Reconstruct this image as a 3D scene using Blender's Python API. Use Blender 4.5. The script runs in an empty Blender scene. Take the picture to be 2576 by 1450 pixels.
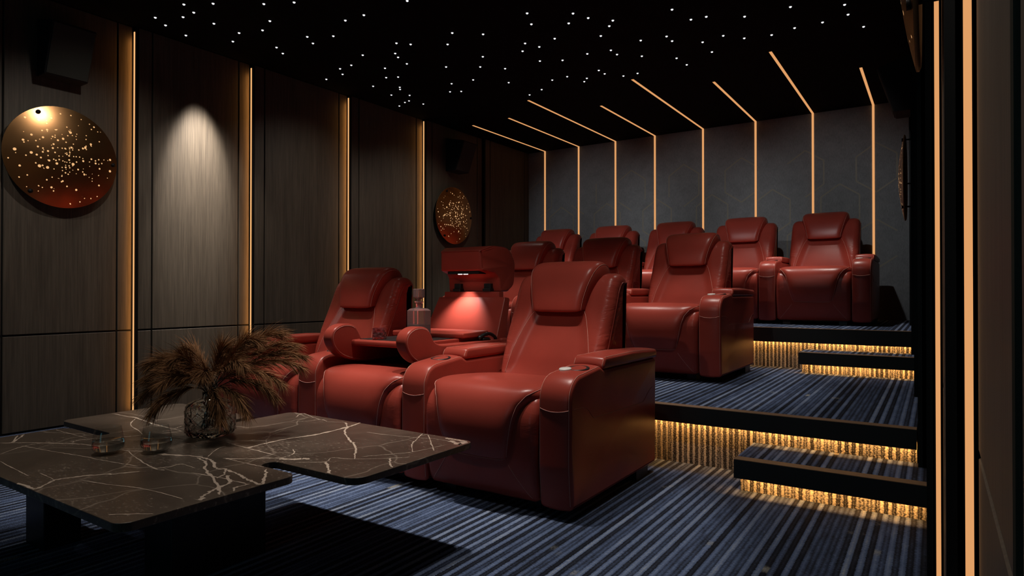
import bpy, bmesh, math, random
from mathutils import Vector, Matrix
from mathutils.bvhtree import BVHTree
random.seed(7)
SC = bpy.context.scene
COL = SC.collection
PI = math.pi

# ------------------------------------------------------------------ helpers
def link(o, parent=None):
    COL.objects.link(o)
    if parent is not None:
        o.parent = parent
    return o

def mesh_obj(name, verts, faces, mats, parent=None, smooth=True, midx=None):
    me = bpy.data.meshes.new(name)
    me.from_pydata([tuple(v) for v in verts], [], faces)
    if not isinstance(mats, (list, tuple)):
        mats = [mats]
    for m in mats:
        me.materials.append(m)
    if midx:
        me.polygons.foreach_set('material_index', midx)
    me.polygons.foreach_set('use_smooth', [smooth] * len(me.polygons))
    me.update()
    return link(bpy.data.objects.new(name, me), parent)

def tag(o, label=None, cat=None, group=None, kind=None):
    if label: o['label'] = label
    if cat: o['category'] = cat
    if group: o['group'] = group
    if kind: o['kind'] = kind
    return o

def empty(name, loc, rz=0.0):
    o = bpy.data.objects.new(name, None)
    o.empty_display_size = 0.1
    o.location = loc
    o.rotation_euler = (0, 0, rz)
    return link(o)

def dup(root, parent=None, skip=()):
    r = root.copy()
    COL.objects.link(r)
    r.parent = parent
    for ch in list(root.children):
        if ch.name.split('.')[0] in skip:
            continue
        dup(ch, r, skip)
    return r

class MB:
    """collects boxes / tubes / grids into one mesh"""
    def __init__(s):
        s.v = []; s.f = []; s.m = []
    def add(s, v, f, mi=0):
        b = len(s.v)
        s.v += [tuple(p) for p in v]
        s.f += [tuple(b + i for i in q) for q in f]
        s.m += [mi] * len(f)
    def box(s, x0, x1, y0, y1, z0, z1, mi=0):
        s.add([(x0,y0,z0),(x1,y0,z0),(x1,y1,z0),(x0,y1,z0),(x0,y0,z1),(x1,y0,z1),(x1,y1,z1),(x0,y1,z1)],
              [(0,3,2,1),(4,5,6,7),(0,1,5,4),(1,2,6,5),(2,3,7,6),(3,0,4,7)], mi)
    def tube(s, pts, r, n=6, closed=False, mi=0, caps=True):
        pts = [Vector(p) for p in pts]
        N = len(pts)
        if N < 2: return
        v = []; up = Vector((0.13, 0.21, 0.97)).normalized()
        prev = None
        for i in range(N):
            if closed:
                t = pts[(i+1) % N] - pts[i-1]
            else:
                t = pts[min(i+1, N-1)] - pts[max(i-1, 0)]
            if t.length < 1e-9: t = Vector((0,0,1))
            t.normalize()
            if prev is None:
                a = t.cross(up)
                if a.length < 1e-3: a = t.cross(Vector((1,0,0)))
            else:
                a = prev - t * prev.dot(t)
                if a.length < 1e-6: a = t.cross(up)
            a.normalize(); prev = a
            b = t.cross(a)
            rr = r(i / (N-1)) if callable(r) else r
            for k in range(n):
                th = 2 * PI * k / n
                v.append(pts[i] + a * (rr * math.cos(th)) + b * (rr * math.sin(th)))
        f = []
        M = N if closed else N - 1
        for i in range(M):
            j = (i+1) % N
            for k in range(n):
                l = (k+1) % n
                f.append((i*n+k, i*n+l, j*n+l, j*n+k))
        if caps and not closed:
            f.append(tuple(range(n-1, -1, -1))); f.append(tuple((N-1)*n+k for k in range(n)))
        s.add(v, f, mi)
    def lathe(s, prof, n=40, cx=0, cy=0, z0=0, mi=0, rfun=None):
        v = []; f = []
        for (r, z) in prof:
            for k in range(n):
                th = 2*PI*k/n
                rr = rfun(r, z, th) if rfun else r
                v.append((cx + rr*math.cos(th), cy + rr*math.sin(th), z0 + z))
        for i in range(len(prof)-1):
            for k in range(n):
                l = (k+1) % n
                f.append((i*n+k, i*n+l, (i+1)*n+l, (i+1)*n+k))
        s.add(v, f, mi)
    def build(s, name, mats, parent=None, smooth=True):
        return mesh_obj(name, s.v, s.f, mats, parent, smooth, s.m)

def catmull(pts, n=6, closed=False):
    P = [Vector((*p, 0)) if len(p) == 2 else Vector(p) for p in pts]
    N = len(P); out = []
    M = N if closed else N - 1
    for i in range(M):
        if closed:
            p0, p1, p2, p3 = P[i-1], P[i], P[(i+1) % N], P[(i+2) % N]
        else:
            p1, p2 = P[i], P[i+1]
            p0 = P[i-1] if i > 0 else p1 * 2 - p2
            p3 = P[i+2] if i+2 < N else p2 * 2 - p1
        # centripetal-ish tension
        for k in range(n):
            t = k / n
            a = 2*p1; b = p2 - p0; c = 2*p0 - 5*p1 + 4*p2 - p3; d = -p0 + 3*p1 - 3*p2 + p3
            out.append((a + b*t + c*t*t + d*t*t*t) * 0.5)
    if not closed: out.append(P[-1])
    return [tuple(q)[:len(pts[0])] for q in out]

def round_poly(pts, seg=7, maxlen=0.06):
    """closed polygon [(y,z,r)] -> points with arcs at the corners"""
    N = len(pts); out = []
    for i in range(N):
        p = Vector(pts[i][:2]); r = pts[i][2]
        a = Vector(pts[i-1][:2]); b = Vector(pts[(i+1) % N][:2])
        u = (a - p).normalized(); w = (b - p).normalized()
        if r <= 0: out.append(tuple(p)); continue
        ang = u.angle(w)
        d = min(r / math.tan(ang/2), 0.49*(a-p).length, 0.49*(b-p).length)
        r = d * math.tan(ang/2)
        c = p + (u + w).normalized() * (r / math.sin(ang/2))
        s = p + u*d; e = p + w*d
        a0 = math.atan2(s.y-c.y, s.x-c.x); a1 = math.atan2(e.y-c.y, e.x-c.x)
        da = (a1 - a0 + PI) % (2*PI) - PI
        for k in range(seg+1):
            th = a0 + da*k/seg
            out.append((c.x + r*math.cos(th), c.y + r*math.sin(th)))
    res = []
    for i in range(len(out)):
        p = Vector(out[i]); q = Vector(out[(i+1) % len(out)])
        L = (q-p).length
        if L < 1e-6: continue
        n = max(1, int(L/maxlen))
        for k in range(n):
            res.append(tuple(p.lerp(q, k/n)))
    return res

def ccw(prof):
    A = sum(prof[i][0]*prof[(i+1) % len(prof)][1] - prof[(i+1) % len(prof)][0]*prof[i][1] for i in range(len(prof)))
    return prof if A > 0 else prof[::-1]

def normals(prof, closed=True):
    N = len(prof); out = []
    for i in range(N):
        if closed:
            a = prof[i-1]; b = prof[(i+1) % N]
        else:
            a = prof[max(0, i-1)]; b = prof[min(N-1, i+1)]
        t = Vector((b[0]-a[0], b[1]-a[1]))
        if t.length < 1e-9: t = Vector((1, 0))
        t.normalize()
        out.append((t.y, -t.x))
    return out

def rprism(name, prof, hw, r, mats, parent=None, nseg=4, nm=9, wfun=None, crown=None, cx=0.0, axis='x'):
    """closed (y,z) profile swept along x over [-hw,hw], side edges rounded by r"""
    prof = ccw(prof); nor = normals(prof)
    secs = []
    for k in range(nseg+1):
        th = PI/2 * (1 - k/nseg)
        secs.append((-(hw-r) - r*math.sin(th), -(r - r*math.cos(th))))
    for k in range(1, nm):
        secs.append((-(hw-r) + 2*(hw-r)*k/nm, 0.0))
    for k in range(nseg+1):
        th = PI/2 * k/nseg
        secs.append(((hw-r) + r*math.sin(th), -(r - r*math.cos(th))))
    v = []; N = len(prof)
    for (x, off) in secs:
        for i in range(N):
            y, z = prof[i]; ny, nz = nor[i]
            xx = x * (wfun(y, z) if wfun else 1.0)
            o = off + (crown(x/hw, y, z, ny, nz) if crown else 0.0)
            v.append((cx + xx, y + ny*o, z + nz*o))
    f = []
    S = len(secs)
    for s in range(S-1):
        for i in range(N):
            j = (i+1) % N
            f.append((s*N+i, (s+1)*N+i, (s+1)*N+j, s*N+j))
    f.append(tuple(range(N))); f.append(tuple((S-1)*N + i for i in range(N-1, -1, -1)))
    f = [tuple(reversed(q)) for q in f]
    o = mesh_obj(name, v, f, mats, parent, True)
    fix_normals(o)
    return o

def fix_normals(o):
    bm = bmesh.new(); bm.from_mesh(o.data)
    bmesh.ops.recalc_face_normals(bm, faces=bm.faces)
    bm.to_mesh(o.data); bm.free()

def bevel(o, w, seg=3, ang=40):
    m = o.modifiers.new('edge', 'BEVEL'); m.width = w; m.segments = seg
    m.limit_method = 'ANGLE'; m.angle_limit = math.radians(ang); m.harden_normals = False
    return o

def pillow(path, wfun, T, e0, e1, mats, name, parent, n=56, nt=26, p=4.0, cx=0.0, puff=0.0):
    """soft panel lying on an open (y,z) path; outer surface is the path, edges drop by T. returns object and surf(s,t)"""
    pts = catmull(path, 10)
    L = [0.0]
    for i in range(1, len(pts)):
        L.append(L[-1] + math.hypot(pts[i][0]-pts[i-1][0], pts[i][1]-pts[i-1][1]))
    tot = L[-1]; nr = normals(pts, False)
    def at(s):
        d = min(max(s, 0), 1) * tot
        k = 0
        while k < len(L)-2 and L[k+1] < d: k += 1
        t = (d - L[k]) / max(1e-9, L[k+1]-L[k])
        P = [pts[k][j]*(1-t) + pts[k+1][j]*t for j in (0, 1)]
        Nn = [nr[k][j]*(1-t) + nr[k+1][j]*t for j in (0, 1)]
        l = math.hypot(*Nn); return P, (Nn[0]/l, Nn[1]/l)
    def surf(s, t, lift=0.0):
        P, Nn = at(s)
        d0 = s*tot; d1 = (1-s)*tot
        q = 1.0
        if e0 and d0 < e0: q *= math.sqrt(max(0, 1-(1-d0/e0)**2))
        if e1 and d1 < e1: q *= math.sqrt(max(0, 1-(1-d1/e1)**2))
        g = math.sqrt(max(0.0, 1-abs(t)**p))
        h = T*(q*g - 1) + lift + puff*(1-t*t)*q
        return (cx + wfun(s, P)*t, P[0] + Nn[0]*h, P[1] + Nn[1]*h)
    v = []; f = []
    for i in range(n+1):
        u = i/n
        s = 0.5 - 0.5*math.cos(PI*u)
        s = 0.5*s + 0.5*u
        for j in range(nt+1):
            v.append(surf(s, math.sin(PI/2*(2*j/nt-1))))
    for i in range(n):
        for j in range(nt):
            a = i*(nt+1)+j
            f.append((a, a+1, a+nt+2, a+nt+1))
    o = mesh_obj(name, v, f, mats, parent)
    return o, surf

def bvh_of(o):
    me = o.data
    return BVHTree.FromPolygons([v.co.copy() for v in me.vertices], [tuple(p.vertices) for p in me.polygons])

def drape(bvhs, pts, d, lift=0.0006):
    """projects points along direction d onto the nearest of the given meshes"""
    out = []; d = Vector(d).normalized()
    for p in pts:
        best = None
        for b in bvhs:
            h = b.ray_cast(Vector(p), d)
            if h[0] is not None and (best is None or h[3] < best[3]): best = h
        if best is not None: out.append(tuple(best[0] - d*lift))
    return out

# ------------------------------------------------------------------ materials
def mat(name):
    m = bpy.data.materials.new(name); m.use_nodes = True
    nt = m.node_tree
    return m, nt, nt.nodes['Principled BSDF']

def N(nt, typ, **kw):
    n = nt.nodes.new(typ)
    for k, v in kw.items():
        if k.startswith('i_'):
            key = k[2:]
            n.inputs[int(key) if key.isdigit() else key.replace('_', ' ')].default_value = v
        else:
            setattr(n, k, v)
    return n

def ramp(nt, stops, interp='LINEAR'):
    n = nt.nodes.new('ShaderNodeValToRGB'); cr = n.color_ramp; cr.interpolation = interp
    while len(cr.elements) < len(stops): cr.elements.new(0.5)
    for e, (p, c) in zip(cr.elements, stops):
        e.position = p; e.color = (*c, 1) if len(c) == 3 else c
    return n

def plain(name, col, rough=0.5, metal=0.0, spec=0.5):
    m, nt, b = mat(name)
    b.inputs['Base Color'].default_value = (*col, 1)
    b.inputs['Roughness'].default_value = rough
    b.inputs['Metallic'].default_value = metal
    b.inputs['Specular IOR Level'].default_value = spec
    no = N(nt, 'ShaderNodeTexNoise', i_Scale=60.0, i_Detail=3.0)
    mr = N(nt, 'ShaderNodeMapRange'); mr.inputs['To Min'].default_value = rough*0.9; mr.inputs['To Max'].default_value = min(1, rough*1.12)
    nt.links.new(no.outputs['Fac'], mr.inputs['Value']); nt.links.new(mr.outputs[0], b.inputs['Roughness'])
    return m

def emit(name, col, s=1.0):
    m = bpy.data.materials.new(name); m.use_nodes = True
    nt = m.node_tree; nt.nodes.clear()
    e = nt.nodes.new('ShaderNodeEmission'); o = nt.nodes.new('ShaderNodeOutputMaterial')
    e.inputs[0].default_value = (*col, 1); e.inputs[1].default_value = s
    nt.links.new(e.outputs[0], o.inputs[0]); return m

def leather(name, col, wrinkle=0.0, rough=0.31):
    m, nt, b = mat(name); L = nt.links.new
    tc = N(nt, 'ShaderNodeTexCoord')
    n1 = N(nt, 'ShaderNodeTexNoise', i_Scale=5.0, i_Detail=4.0); L(tc.outputs['Object'], n1.inputs['Vector'])
    r = ramp(nt, [(0.3, tuple(c*0.9 for c in col)), (0.7, tuple(min(1, c*1.08) for c in col))])
    L(n1.outputs['Fac'], r.inputs[0]); L(r.outputs[0], b.inputs['Base Color'])
    b.inputs['Roughness'].default_value = rough
    b.inputs['Specular IOR Level'].default_value = 0.26
    n2 = N(nt, 'ShaderNodeTexVoronoi', i_Scale=420.0); L(tc.outputs['Object'], n2.inputs['Vector'])
    b1 = N(nt, 'ShaderNodeBump', i_Strength=0.05, i_Distance=0.002); L(n2.outputs['Distance'], b1.inputs['Height'])
    last = b1
    if wrinkle:
        mp = N(nt, 'ShaderNodeMapping'); mp.inputs['Scale'].default_value = (2.5, 2.5, 9); mp.inputs['Rotation'].default_value = (0.45, 0.35, 0)
        L(tc.outputs['Object'], mp.inputs[0])
        n3 = N(nt, 'ShaderNodeTexNoise', i_Scale=2.0, i_Detail=3.0, i_Roughness=0.5, i_Distortion=1.6); L(mp.outputs[0], n3.inputs['Vector'])
        sx = N(nt, 'ShaderNodeSeparateXYZ'); L(tc.outputs['Object'], sx.inputs[0])
        ab = N(nt, 'ShaderNodeMath', operation='ABSOLUTE'); L(sx.outputs[0], ab.inputs[0])
        mr = N(nt, 'ShaderNodeMapRange', interpolation_type='SMOOTHSTEP'); mr.inputs[1].default_value = 0.20; mr.inputs[2].default_value = 0.27
        L(ab.outputs[0], mr.inputs[0])
        mu = N(nt, 'ShaderNodeMath', operation='MULTIPLY'); L(mr.outputs[0], mu.inputs[0]); L(n3.outputs['Fac'], mu.inputs[1])
        b2 = N(nt, 'ShaderNodeBump', i_Strength=wrinkle, i_Distance=0.02); L(mu.outputs[0], b2.inputs['Height']); L(b1.outputs[0], b2.inputs['Normal'])
        last = b2
    L(last.outputs[0], b.inputs['Normal'])
    return m

def wood(name, c0, c1):
    m, nt, b = mat(name); L = nt.links.new
    g = N(nt, 'ShaderNodeNewGeometry')
    mp = N(nt, 'ShaderNodeMapping'); mp.inputs['Scale'].default_value = (55, 55, 1.6); L(g.outputs['Position'], mp.inputs[0])
    n1 = N(nt, 'ShaderNodeTexNoise', i_Scale=2.2, i_Detail=7.0, i_Roughness=0.62, i_Distortion=0.25); L(mp.outputs[0], n1.inputs['Vector'])
    mp2 = N(nt, 'ShaderNodeMapping'); mp2.inputs['Scale'].default_value = (6, 6, 0.45); L(g.outputs['Position'], mp2.inputs[0])
    n2 = N(nt, 'ShaderNodeTexNoise', i_Scale=2.0, i_Detail=3.0, i_Distortion=1.2); L(mp2.outputs[0], n2.inputs['Vector'])
    mx = N(nt, 'ShaderNodeMix', data_type='FLOAT'); mx.inputs['Factor'].default_value = 0.32
    L(n1.outputs['Fac'], mx.inputs['A']); L(n2.outputs['Fac'], mx.inputs['B'])
    r = ramp(nt, [(0.32, c0), (0.68, c1)]); L(mx.outputs['Result'], r.inputs[0]); L(r.outputs[0], b.inputs['Base Color'])
    b.inputs['Roughness'].default_value = 0.55; b.inputs['Specular IOR Level'].default_value = 0.35
    bp = N(nt, 'ShaderNodeBump', i_Strength=0.12, i_Distance=0.003); L(n1.outputs['Fac'], bp.inputs['Height']); L(bp.outputs[0], b.inputs['Normal'])
    return m

def carpet(name, vertical=False):
    """loop pile carpet: yarn rows run along Y (up the risers: along Z), every row its own shade, pale flecks, knitted relief"""
    m, nt, b = mat(name); L = nt.links.new
    g = N(nt, 'ShaderNodeNewGeometry'); sx = N(nt, 'ShaderNodeSeparateXYZ'); L(g.outputs['Position'], sx.inputs[0])
    along = sx.outputs[2] if vertical else sx.outputs[1]
    def math_(op, a, bb=None, c=None):
        n = N(nt, 'ShaderNodeMath', operation=op)
        for i, x in enumerate((a, bb, c)):
            if x is None: continue
            if isinstance(x, (int, float)): n.inputs[i].default_value = x
            else: L(x, n.inputs[i])
        return n.outputs[0]
    def vec(ax, ay, xin=None):
        c = N(nt, 'ShaderNodeCombineXYZ')
        L(math_('MULTIPLY', xin if xin is not None else sx.outputs[0], ax), c.inputs[0]); L(math_('MULTIPLY', along, ay), c.inputs[1])
        return c.outputs[0]
    P = 0.0142 if vertical else 0.0190
    wob = N(nt, 'ShaderNodeTexNoise', i_Scale=1.0, i_Detail=2.0); L(vec(22, 400 if not vertical else 110), wob.inputs['Vector'])
    xw = math_('MULTIPLY_ADD', wob.outputs['Fac'], 0.010 if vertical else 0.013, sx.outputs[0])
    row = math_('DIVIDE', xw, P)
    fl = math_('FLOOR', row); fr = math_('FRACT', row)
    wn = N(nt, 'ShaderNodeTexWhiteNoise', noise_dimensions='1D'); L(fl, wn.inputs['W'])
    par = math_('PINGPONG', fl, 1.0)
    cc = N(nt, 'ShaderNodeCombineXYZ'); L(fl, cc.inputs[0]); L(math_('MULTIPLY', along, 6.0), cc.inputs[1])
    dn = N(nt, 'ShaderNodeTexNoise', i_Scale=1.0, i_Detail=2.0); L(cc.outputs[0], dn.inputs['Vector'])
    edge = math_('PINGPONG', fr, 0.5)                      # 0 at row edge, .5 in the middle
    v = math_('MULTIPLY_ADD', wn.outputs['Value'], 0.30, math_('MULTIPLY', par, 0.30))
    v = math_('MULTIPLY_ADD', dn.outputs['Fac'], 0.35, v)
    v = math_('MULTIPLY_ADD', edge, 0.50 if vertical else 0.38, math_('SUBTRACT', v, 0.13 if vertical else 0.09))
    fz = N(nt, 'ShaderNodeTexNoise', i_Scale=1.0, i_Detail=3.0, i_Roughness=0.65); L(vec(75, 460) if not vertical else vec(130, 140), fz.inputs['Vector'])
    v = math_('MULTIPLY_ADD', math_('SUBTRACT', fz.outputs['Fac'], 0.5), 0.95 if not vertical else 1.15, v)
    if vertical:
        st = [(0.12, (0.020, 0.020, 0.022)), (0.34, (0.070, 0.070, 0.072)), (0.50, (0.24, 0.245, 0.25)), (0.70, (0.42, 0.40, 0.36)), (0.90, (0.66, 0.63, 0.56))]
    else:
        st = [(0.14, (0.010, 0.011, 0.017)), (0.34, (0.028, 0.033, 0.050)), (0.50, (0.072, 0.100, 0.180)), (0.66, (0.135, 0.188, 0.335)), (0.84, (0.25, 0.31, 0.44)), (0.97, (0.48, 0.48, 0.45))]
    r = ramp(nt, st); L(v, r.inputs[0])
    # pale flecks running along single rows
    c2 = N(nt, 'ShaderNodeCombineXYZ'); L(math_('MULTIPLY', fl, 13.37), c2.inputs[0]); L(math_('MULTIPLY', along, 3.2), c2.inputs[1])
    fk = N(nt, 'ShaderNodeTexNoise', i_Scale=1.7, i_Detail=1.0); L(c2.outputs[0], fk.inputs['Vector'])
    fkr = ramp(nt, [(0.73, (0, 0, 0)), (0.78, (1, 1, 1))]); L(math_('MULTIPLY_ADD', math_('SUBTRACT', fz.outputs['Fac'], 0.5), 0.25, fk.outputs['Fac']), fkr.inputs[0])
    mi = N(nt, 'ShaderNodeMix', data_type='RGBA'); L(math_('MULTIPLY', fkr.outputs[0], 0.75), mi.inputs['Factor']); L(r.outputs[0], mi.inputs['A']); mi.inputs['B'].default_value = (0.42, 0.41, 0.36, 1)
    L(mi.outputs['Result'], b.inputs['Base Color'])
    b.inputs['Roughness'].default_value = 0.95; b.inputs['Specular IOR Level'].default_value = 0.1
    h = math_('MULTIPLY_ADD', fz.outputs['Fac'], 0.8, edge)
    bp = N(nt, 'ShaderNodeBump', i_Strength=0.8, i_Distance=0.008); L(h, bp.inputs['Height']); L(bp.outputs[0], b.inputs['Normal'])
    return m

def marble(name):
    m, nt, b = mat(name); L = nt.links.new
    g = N(nt, 'ShaderNodeNewGeometry')
    n1 = N(nt, 'ShaderNodeTexNoise', i_Scale=5.0, i_Detail=8.0, i_Roughness=0.6, i_Distortion=0.6); L(g.outputs['Position'], n1.inputs['Vector'])
    base = ramp(nt, [(0.3, (0.040, 0.029, 0.021)), (0.7, (0.078, 0.057, 0.042))]); L(n1.outputs['Fac'], base.inputs[0])
    mp = N(nt, 'ShaderNodeMapping'); mp.inputs['Scale'].default_value = (1, 2.2, 1); L(g.outputs['Position'], mp.inputs[0])
    sp = N(nt, 'ShaderNodeTexNoise', i_Scale=55.0, i_Detail=5.0, i_Roughness=0.7); L(mp.outputs[0], sp.inputs['Vector'])
    cl = N(nt, 'ShaderNodeTexNoise', i_Scale=3.5, i_Detail=2.0); L(g.outputs['Position'], cl.inputs['Vector'])
    ad = N(nt, 'ShaderNodeMath', operation='MULTIPLY_ADD'); ad.inputs[1].default_value = 0.35; L(cl.outputs['Fac'], ad.inputs[0]); L(sp.outputs['Fac'], ad.inputs[2])
    spr = ramp(nt, [(0.775, (0, 0, 0)), (0.88, (0.5, 0.5, 0.5))]); L(ad.outputs[0], spr.inputs[0])
    # hairline veins
    wv = N(nt, 'ShaderNodeTexNoise', i_Scale=2.0, i_Detail=4.0); L(g.outputs['Position'], wv.inputs['Vector'])
    ws = N(nt, 'ShaderNodeVectorMath', operation='SCALE'); ws.inputs['Scale'].default_value = 0.35; L(wv.outputs['Color'], ws.inputs[0])
    wa = N(nt, 'ShaderNodeVectorMath', operation='ADD'); L(g.outputs['Position'], wa.inputs[0]); L(ws.outputs[0], wa.inputs[1])
    vo = N(nt, 'ShaderNodeTexVoronoi', feature='DISTANCE_TO_EDGE', i_Scale=2.6); L(wa.outputs[0], vo.inputs['Vector'])
    vr = ramp(nt, [(0.0, (0.45, 0.45, 0.45)), (0.012, (0, 0, 0))]); L(vo.outputs['Distance'], vr.inputs[0])
    mx = N(nt, 'ShaderNodeMath', operation='MAXIMUM'); L(spr.outputs[0], mx.inputs[0]); L(vr.outputs[0], mx.inputs[1])
    mi = N(nt, 'ShaderNodeMix', data_type='RGBA'); L(mx.outputs[0], mi.inputs['Factor']); L(base.outputs[0], mi.inputs['A']); mi.inputs['B'].default_value = (0.34, 0.27, 0.21, 1)
    L(mi.outputs['Result'], b.inputs['Base Color'])
    b.inputs['Roughness'].default_value = 0.30; b.inputs['Specular IOR Level'].default_value = 0.4
    return m

def glass(name, col=(1, 1, 1), rough=0.0, bump=0.0, scale=30.0, ior=1.45, trans=1.0):
    m, nt, b = mat(name); L = nt.links.new
    b.inputs['Base Color'].default_value = (*col, 1); b.inputs['Transmission Weight'].default_value = trans
    b.inputs['Roughness'].default_value = rough; b.inputs['IOR'].default_value = ior
    tc = N(nt, 'ShaderNodeTexCoord')
    if bump:
        v = N(nt, 'ShaderNodeTexVoronoi', i_Scale=scale, feature='F1'); L(tc.outputs['Object'], v.inputs['Vector'])
        bp = N(nt, 'ShaderNodeBump', i_Strength=bump, i_Distance=0.01); L(v.outputs['Distance'], bp.inputs['Height']); L(bp.outputs[0], b.inputs['Normal'])
    else:
        n = N(nt, 'ShaderNodeTexNoise', i_Scale=8.0); L(tc.outputs['Object'], n.inputs['Vector'])
        bp = N(nt, 'ShaderNodeBump', i_Strength=0.01, i_Distance=0.001); L(n.outputs['Fac'], bp.inputs['Height']); L(bp.outputs[0], b.inputs['Normal'])
    return m

RED = (0.33, 0.050, 0.034)
M_leather = leather('red_leather', RED)
M_leather_w = leather('red_leather_creased', RED, wrinkle=0.26)
M_leather_s = leather('red_leather_seat', RED, wrinkle=0.12)
M_thread = plain('pale_thread', (0.56, 0.26, 0.205), 0.7)
M_piping = leather('red_piping', tuple(c*0.8 for c in RED))
M_black = plain('black_lacquer', (0.005, 0.005, 0.005), 0.5, spec=0.2)
M_blackm = plain('black_metal', (0.010, 0.010, 0.011), 0.35)
M_rubber = plain('black_plastic', (0.012, 0.013, 0.013), 0.4)
M_chrome = plain('white_button', (0.75, 0.72, 0.68), 0.25)
M_ceil = plain('black_ceiling', (0.0025, 0.0025, 0.0027), 0.9, spec=0.1)
M_wood = wood('smoked_oak_veneer', (0.050, 0.039, 0.028), (0.112, 0.089, 0.064))
M_groove = plain('groove_black', (0.004, 0.004, 0.004), 0.8)
M_carpet = carpet('striped_carpet', False)
M_carpetv = carpet('striped_carpet_riser', True)
M_nosing = plain('brown_nosing_tile', (0.20, 0.115, 0.06), 0.5)
M_fascia = plain('black_fascia', (0.0035, 0.0035, 0.0035), 0.55)
M_marble = marble('brown_marble')
M_vein = plain('pale_marble_vein', (0.46, 0.365, 0.285), 0.32)
M_led = emit('amber_led', (0.745, 0.345, 0.130), 1.0)
M_ledstep = emit('amber_led_step', (1.0, 0.45, 0.12), 2.0)
M_ledl = emit('amber_led_bright', (0.86, 0.44, 0.17), 1.15)
M_star = emit('starlight', (0.92, 0.92, 0.95), 1.1)
M_dot = emit('lit_perforation', (0.86, 0.47, 0.20), 0.95)
M_lamp = emit('reading_led', (1.0, 0.96, 0.9), 6.0)
def fabric_wall():
    m, nt, b = mat('grey_woven_wallcovering'); L = nt.links.new
    g = N(nt, 'ShaderNodeNewGeometry')
    mp = N(nt, 'ShaderNodeMapping'); mp.inputs['Scale'].default_value = (1, 1, 0.22); L(g.outputs['Position'], mp.inputs[0])
    n = N(nt, 'ShaderNodeTexNoise', i_Scale=160.0, i_Detail=4.0, i_Roughness=0.7); L(mp.outputs[0], n.inputs['Vector'])
    n2 = N(nt, 'ShaderNodeTexNoise', i_Scale=9.0, i_Detail=3.0); L(g.outputs['Position'], n2.inputs['Vector'])
    a = N(nt, 'ShaderNodeMix', data_type='FLOAT'); a.inputs['Factor'].default_value = 0.3; L(n.outputs['Fac'], a.inputs['A']); L(n2.outputs['Fac'], a.inputs['B'])
    r = ramp(nt, [(0.3, (0.175, 0.181, 0.187)), (0.7, (0.295, 0.303, 0.310))]); L(a.outputs['Result'], r.inputs[0]); L(r.outputs[0], b.inputs['Base Color'])
    b.inputs['Roughness'].default_value = 0.85; b.inputs['Specular IOR Level'].default_value = 0.2
    bp = N(nt, 'ShaderNodeBump', i_Strength=0.15, i_Distance=0.002); L(n.outputs['Fac'], bp.inputs['Height']); L(bp.outputs[0], b.inputs['Normal'])
    return m
M_fabric = fabric_wall()
M_hexline = plain('bronze_hex_line', (0.29, 0.265, 0.21), 0.6)
M_speaker = plain('speaker_cloth', (0.045, 0.047, 0.040), 0.9, spec=0.1)
def thin_glass(name):
    m = bpy.data.materials.new(name); m.use_nodes = True; nt = m.node_tree; L = nt.links.new
    nt.nodes.clear()
    o = N(nt, 'ShaderNodeOutputMaterial'); t = N(nt, 'ShaderNodeBsdfTransparent'); gl = N(nt, 'ShaderNodeBsdfGlossy')
    t.inputs[0].default_value = (0.93, 0.94, 0.94, 1); gl.inputs['Roughness'].default_value = 0.01
    f = N(nt, 'ShaderNodeFresnel', i_IOR=1.5); mx = N(nt, 'ShaderNodeMixShader')
    gg = N(nt, 'ShaderNodeNewGeometry'); iv = N(nt, 'ShaderNodeMath', operation='SUBTRACT'); iv.inputs[0].default_value = 1.0; L(gg.outputs['Backfacing'], iv.inputs[1])
    fm = N(nt, 'ShaderNodeMath', operation='MULTIPLY'); L(f.outputs[0], fm.inputs[0]); L(iv.outputs[0], fm.inputs[1])
    L(fm.outputs[0], mx.inputs[0]); L(t.outputs[0], mx.inputs[1]); L(gl.outputs[0], mx.inputs[2]); L(mx.outputs[0], o.inputs[0])
    return m
M_glass = thin_glass('clear_glass')
M_water = glass('clear_spirit', (0.93, 0.92, 0.88), 0.0, ior=1.33)
M_vase = glass('cut_smoked_glass', (0.82, 0.85, 0.84), 0.02, 0.5, 38.0)
M_crystal = glass('crystal_glass', (0.93, 0.70, 0.68), 0.22, trans=0.82)
M_whisky = glass('cut_red_glass', (0.70, 0.22, 0.22), 0.10, 0.35, 60.0, 1.40, trans=0.8)
M_plume = plain('dried_plume', (0.20, 0.092, 0.036), 0.8, spec=0.2)
M_stem = plain('dark_stem', (0.030, 0.018, 0.010), 0.7)
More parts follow.
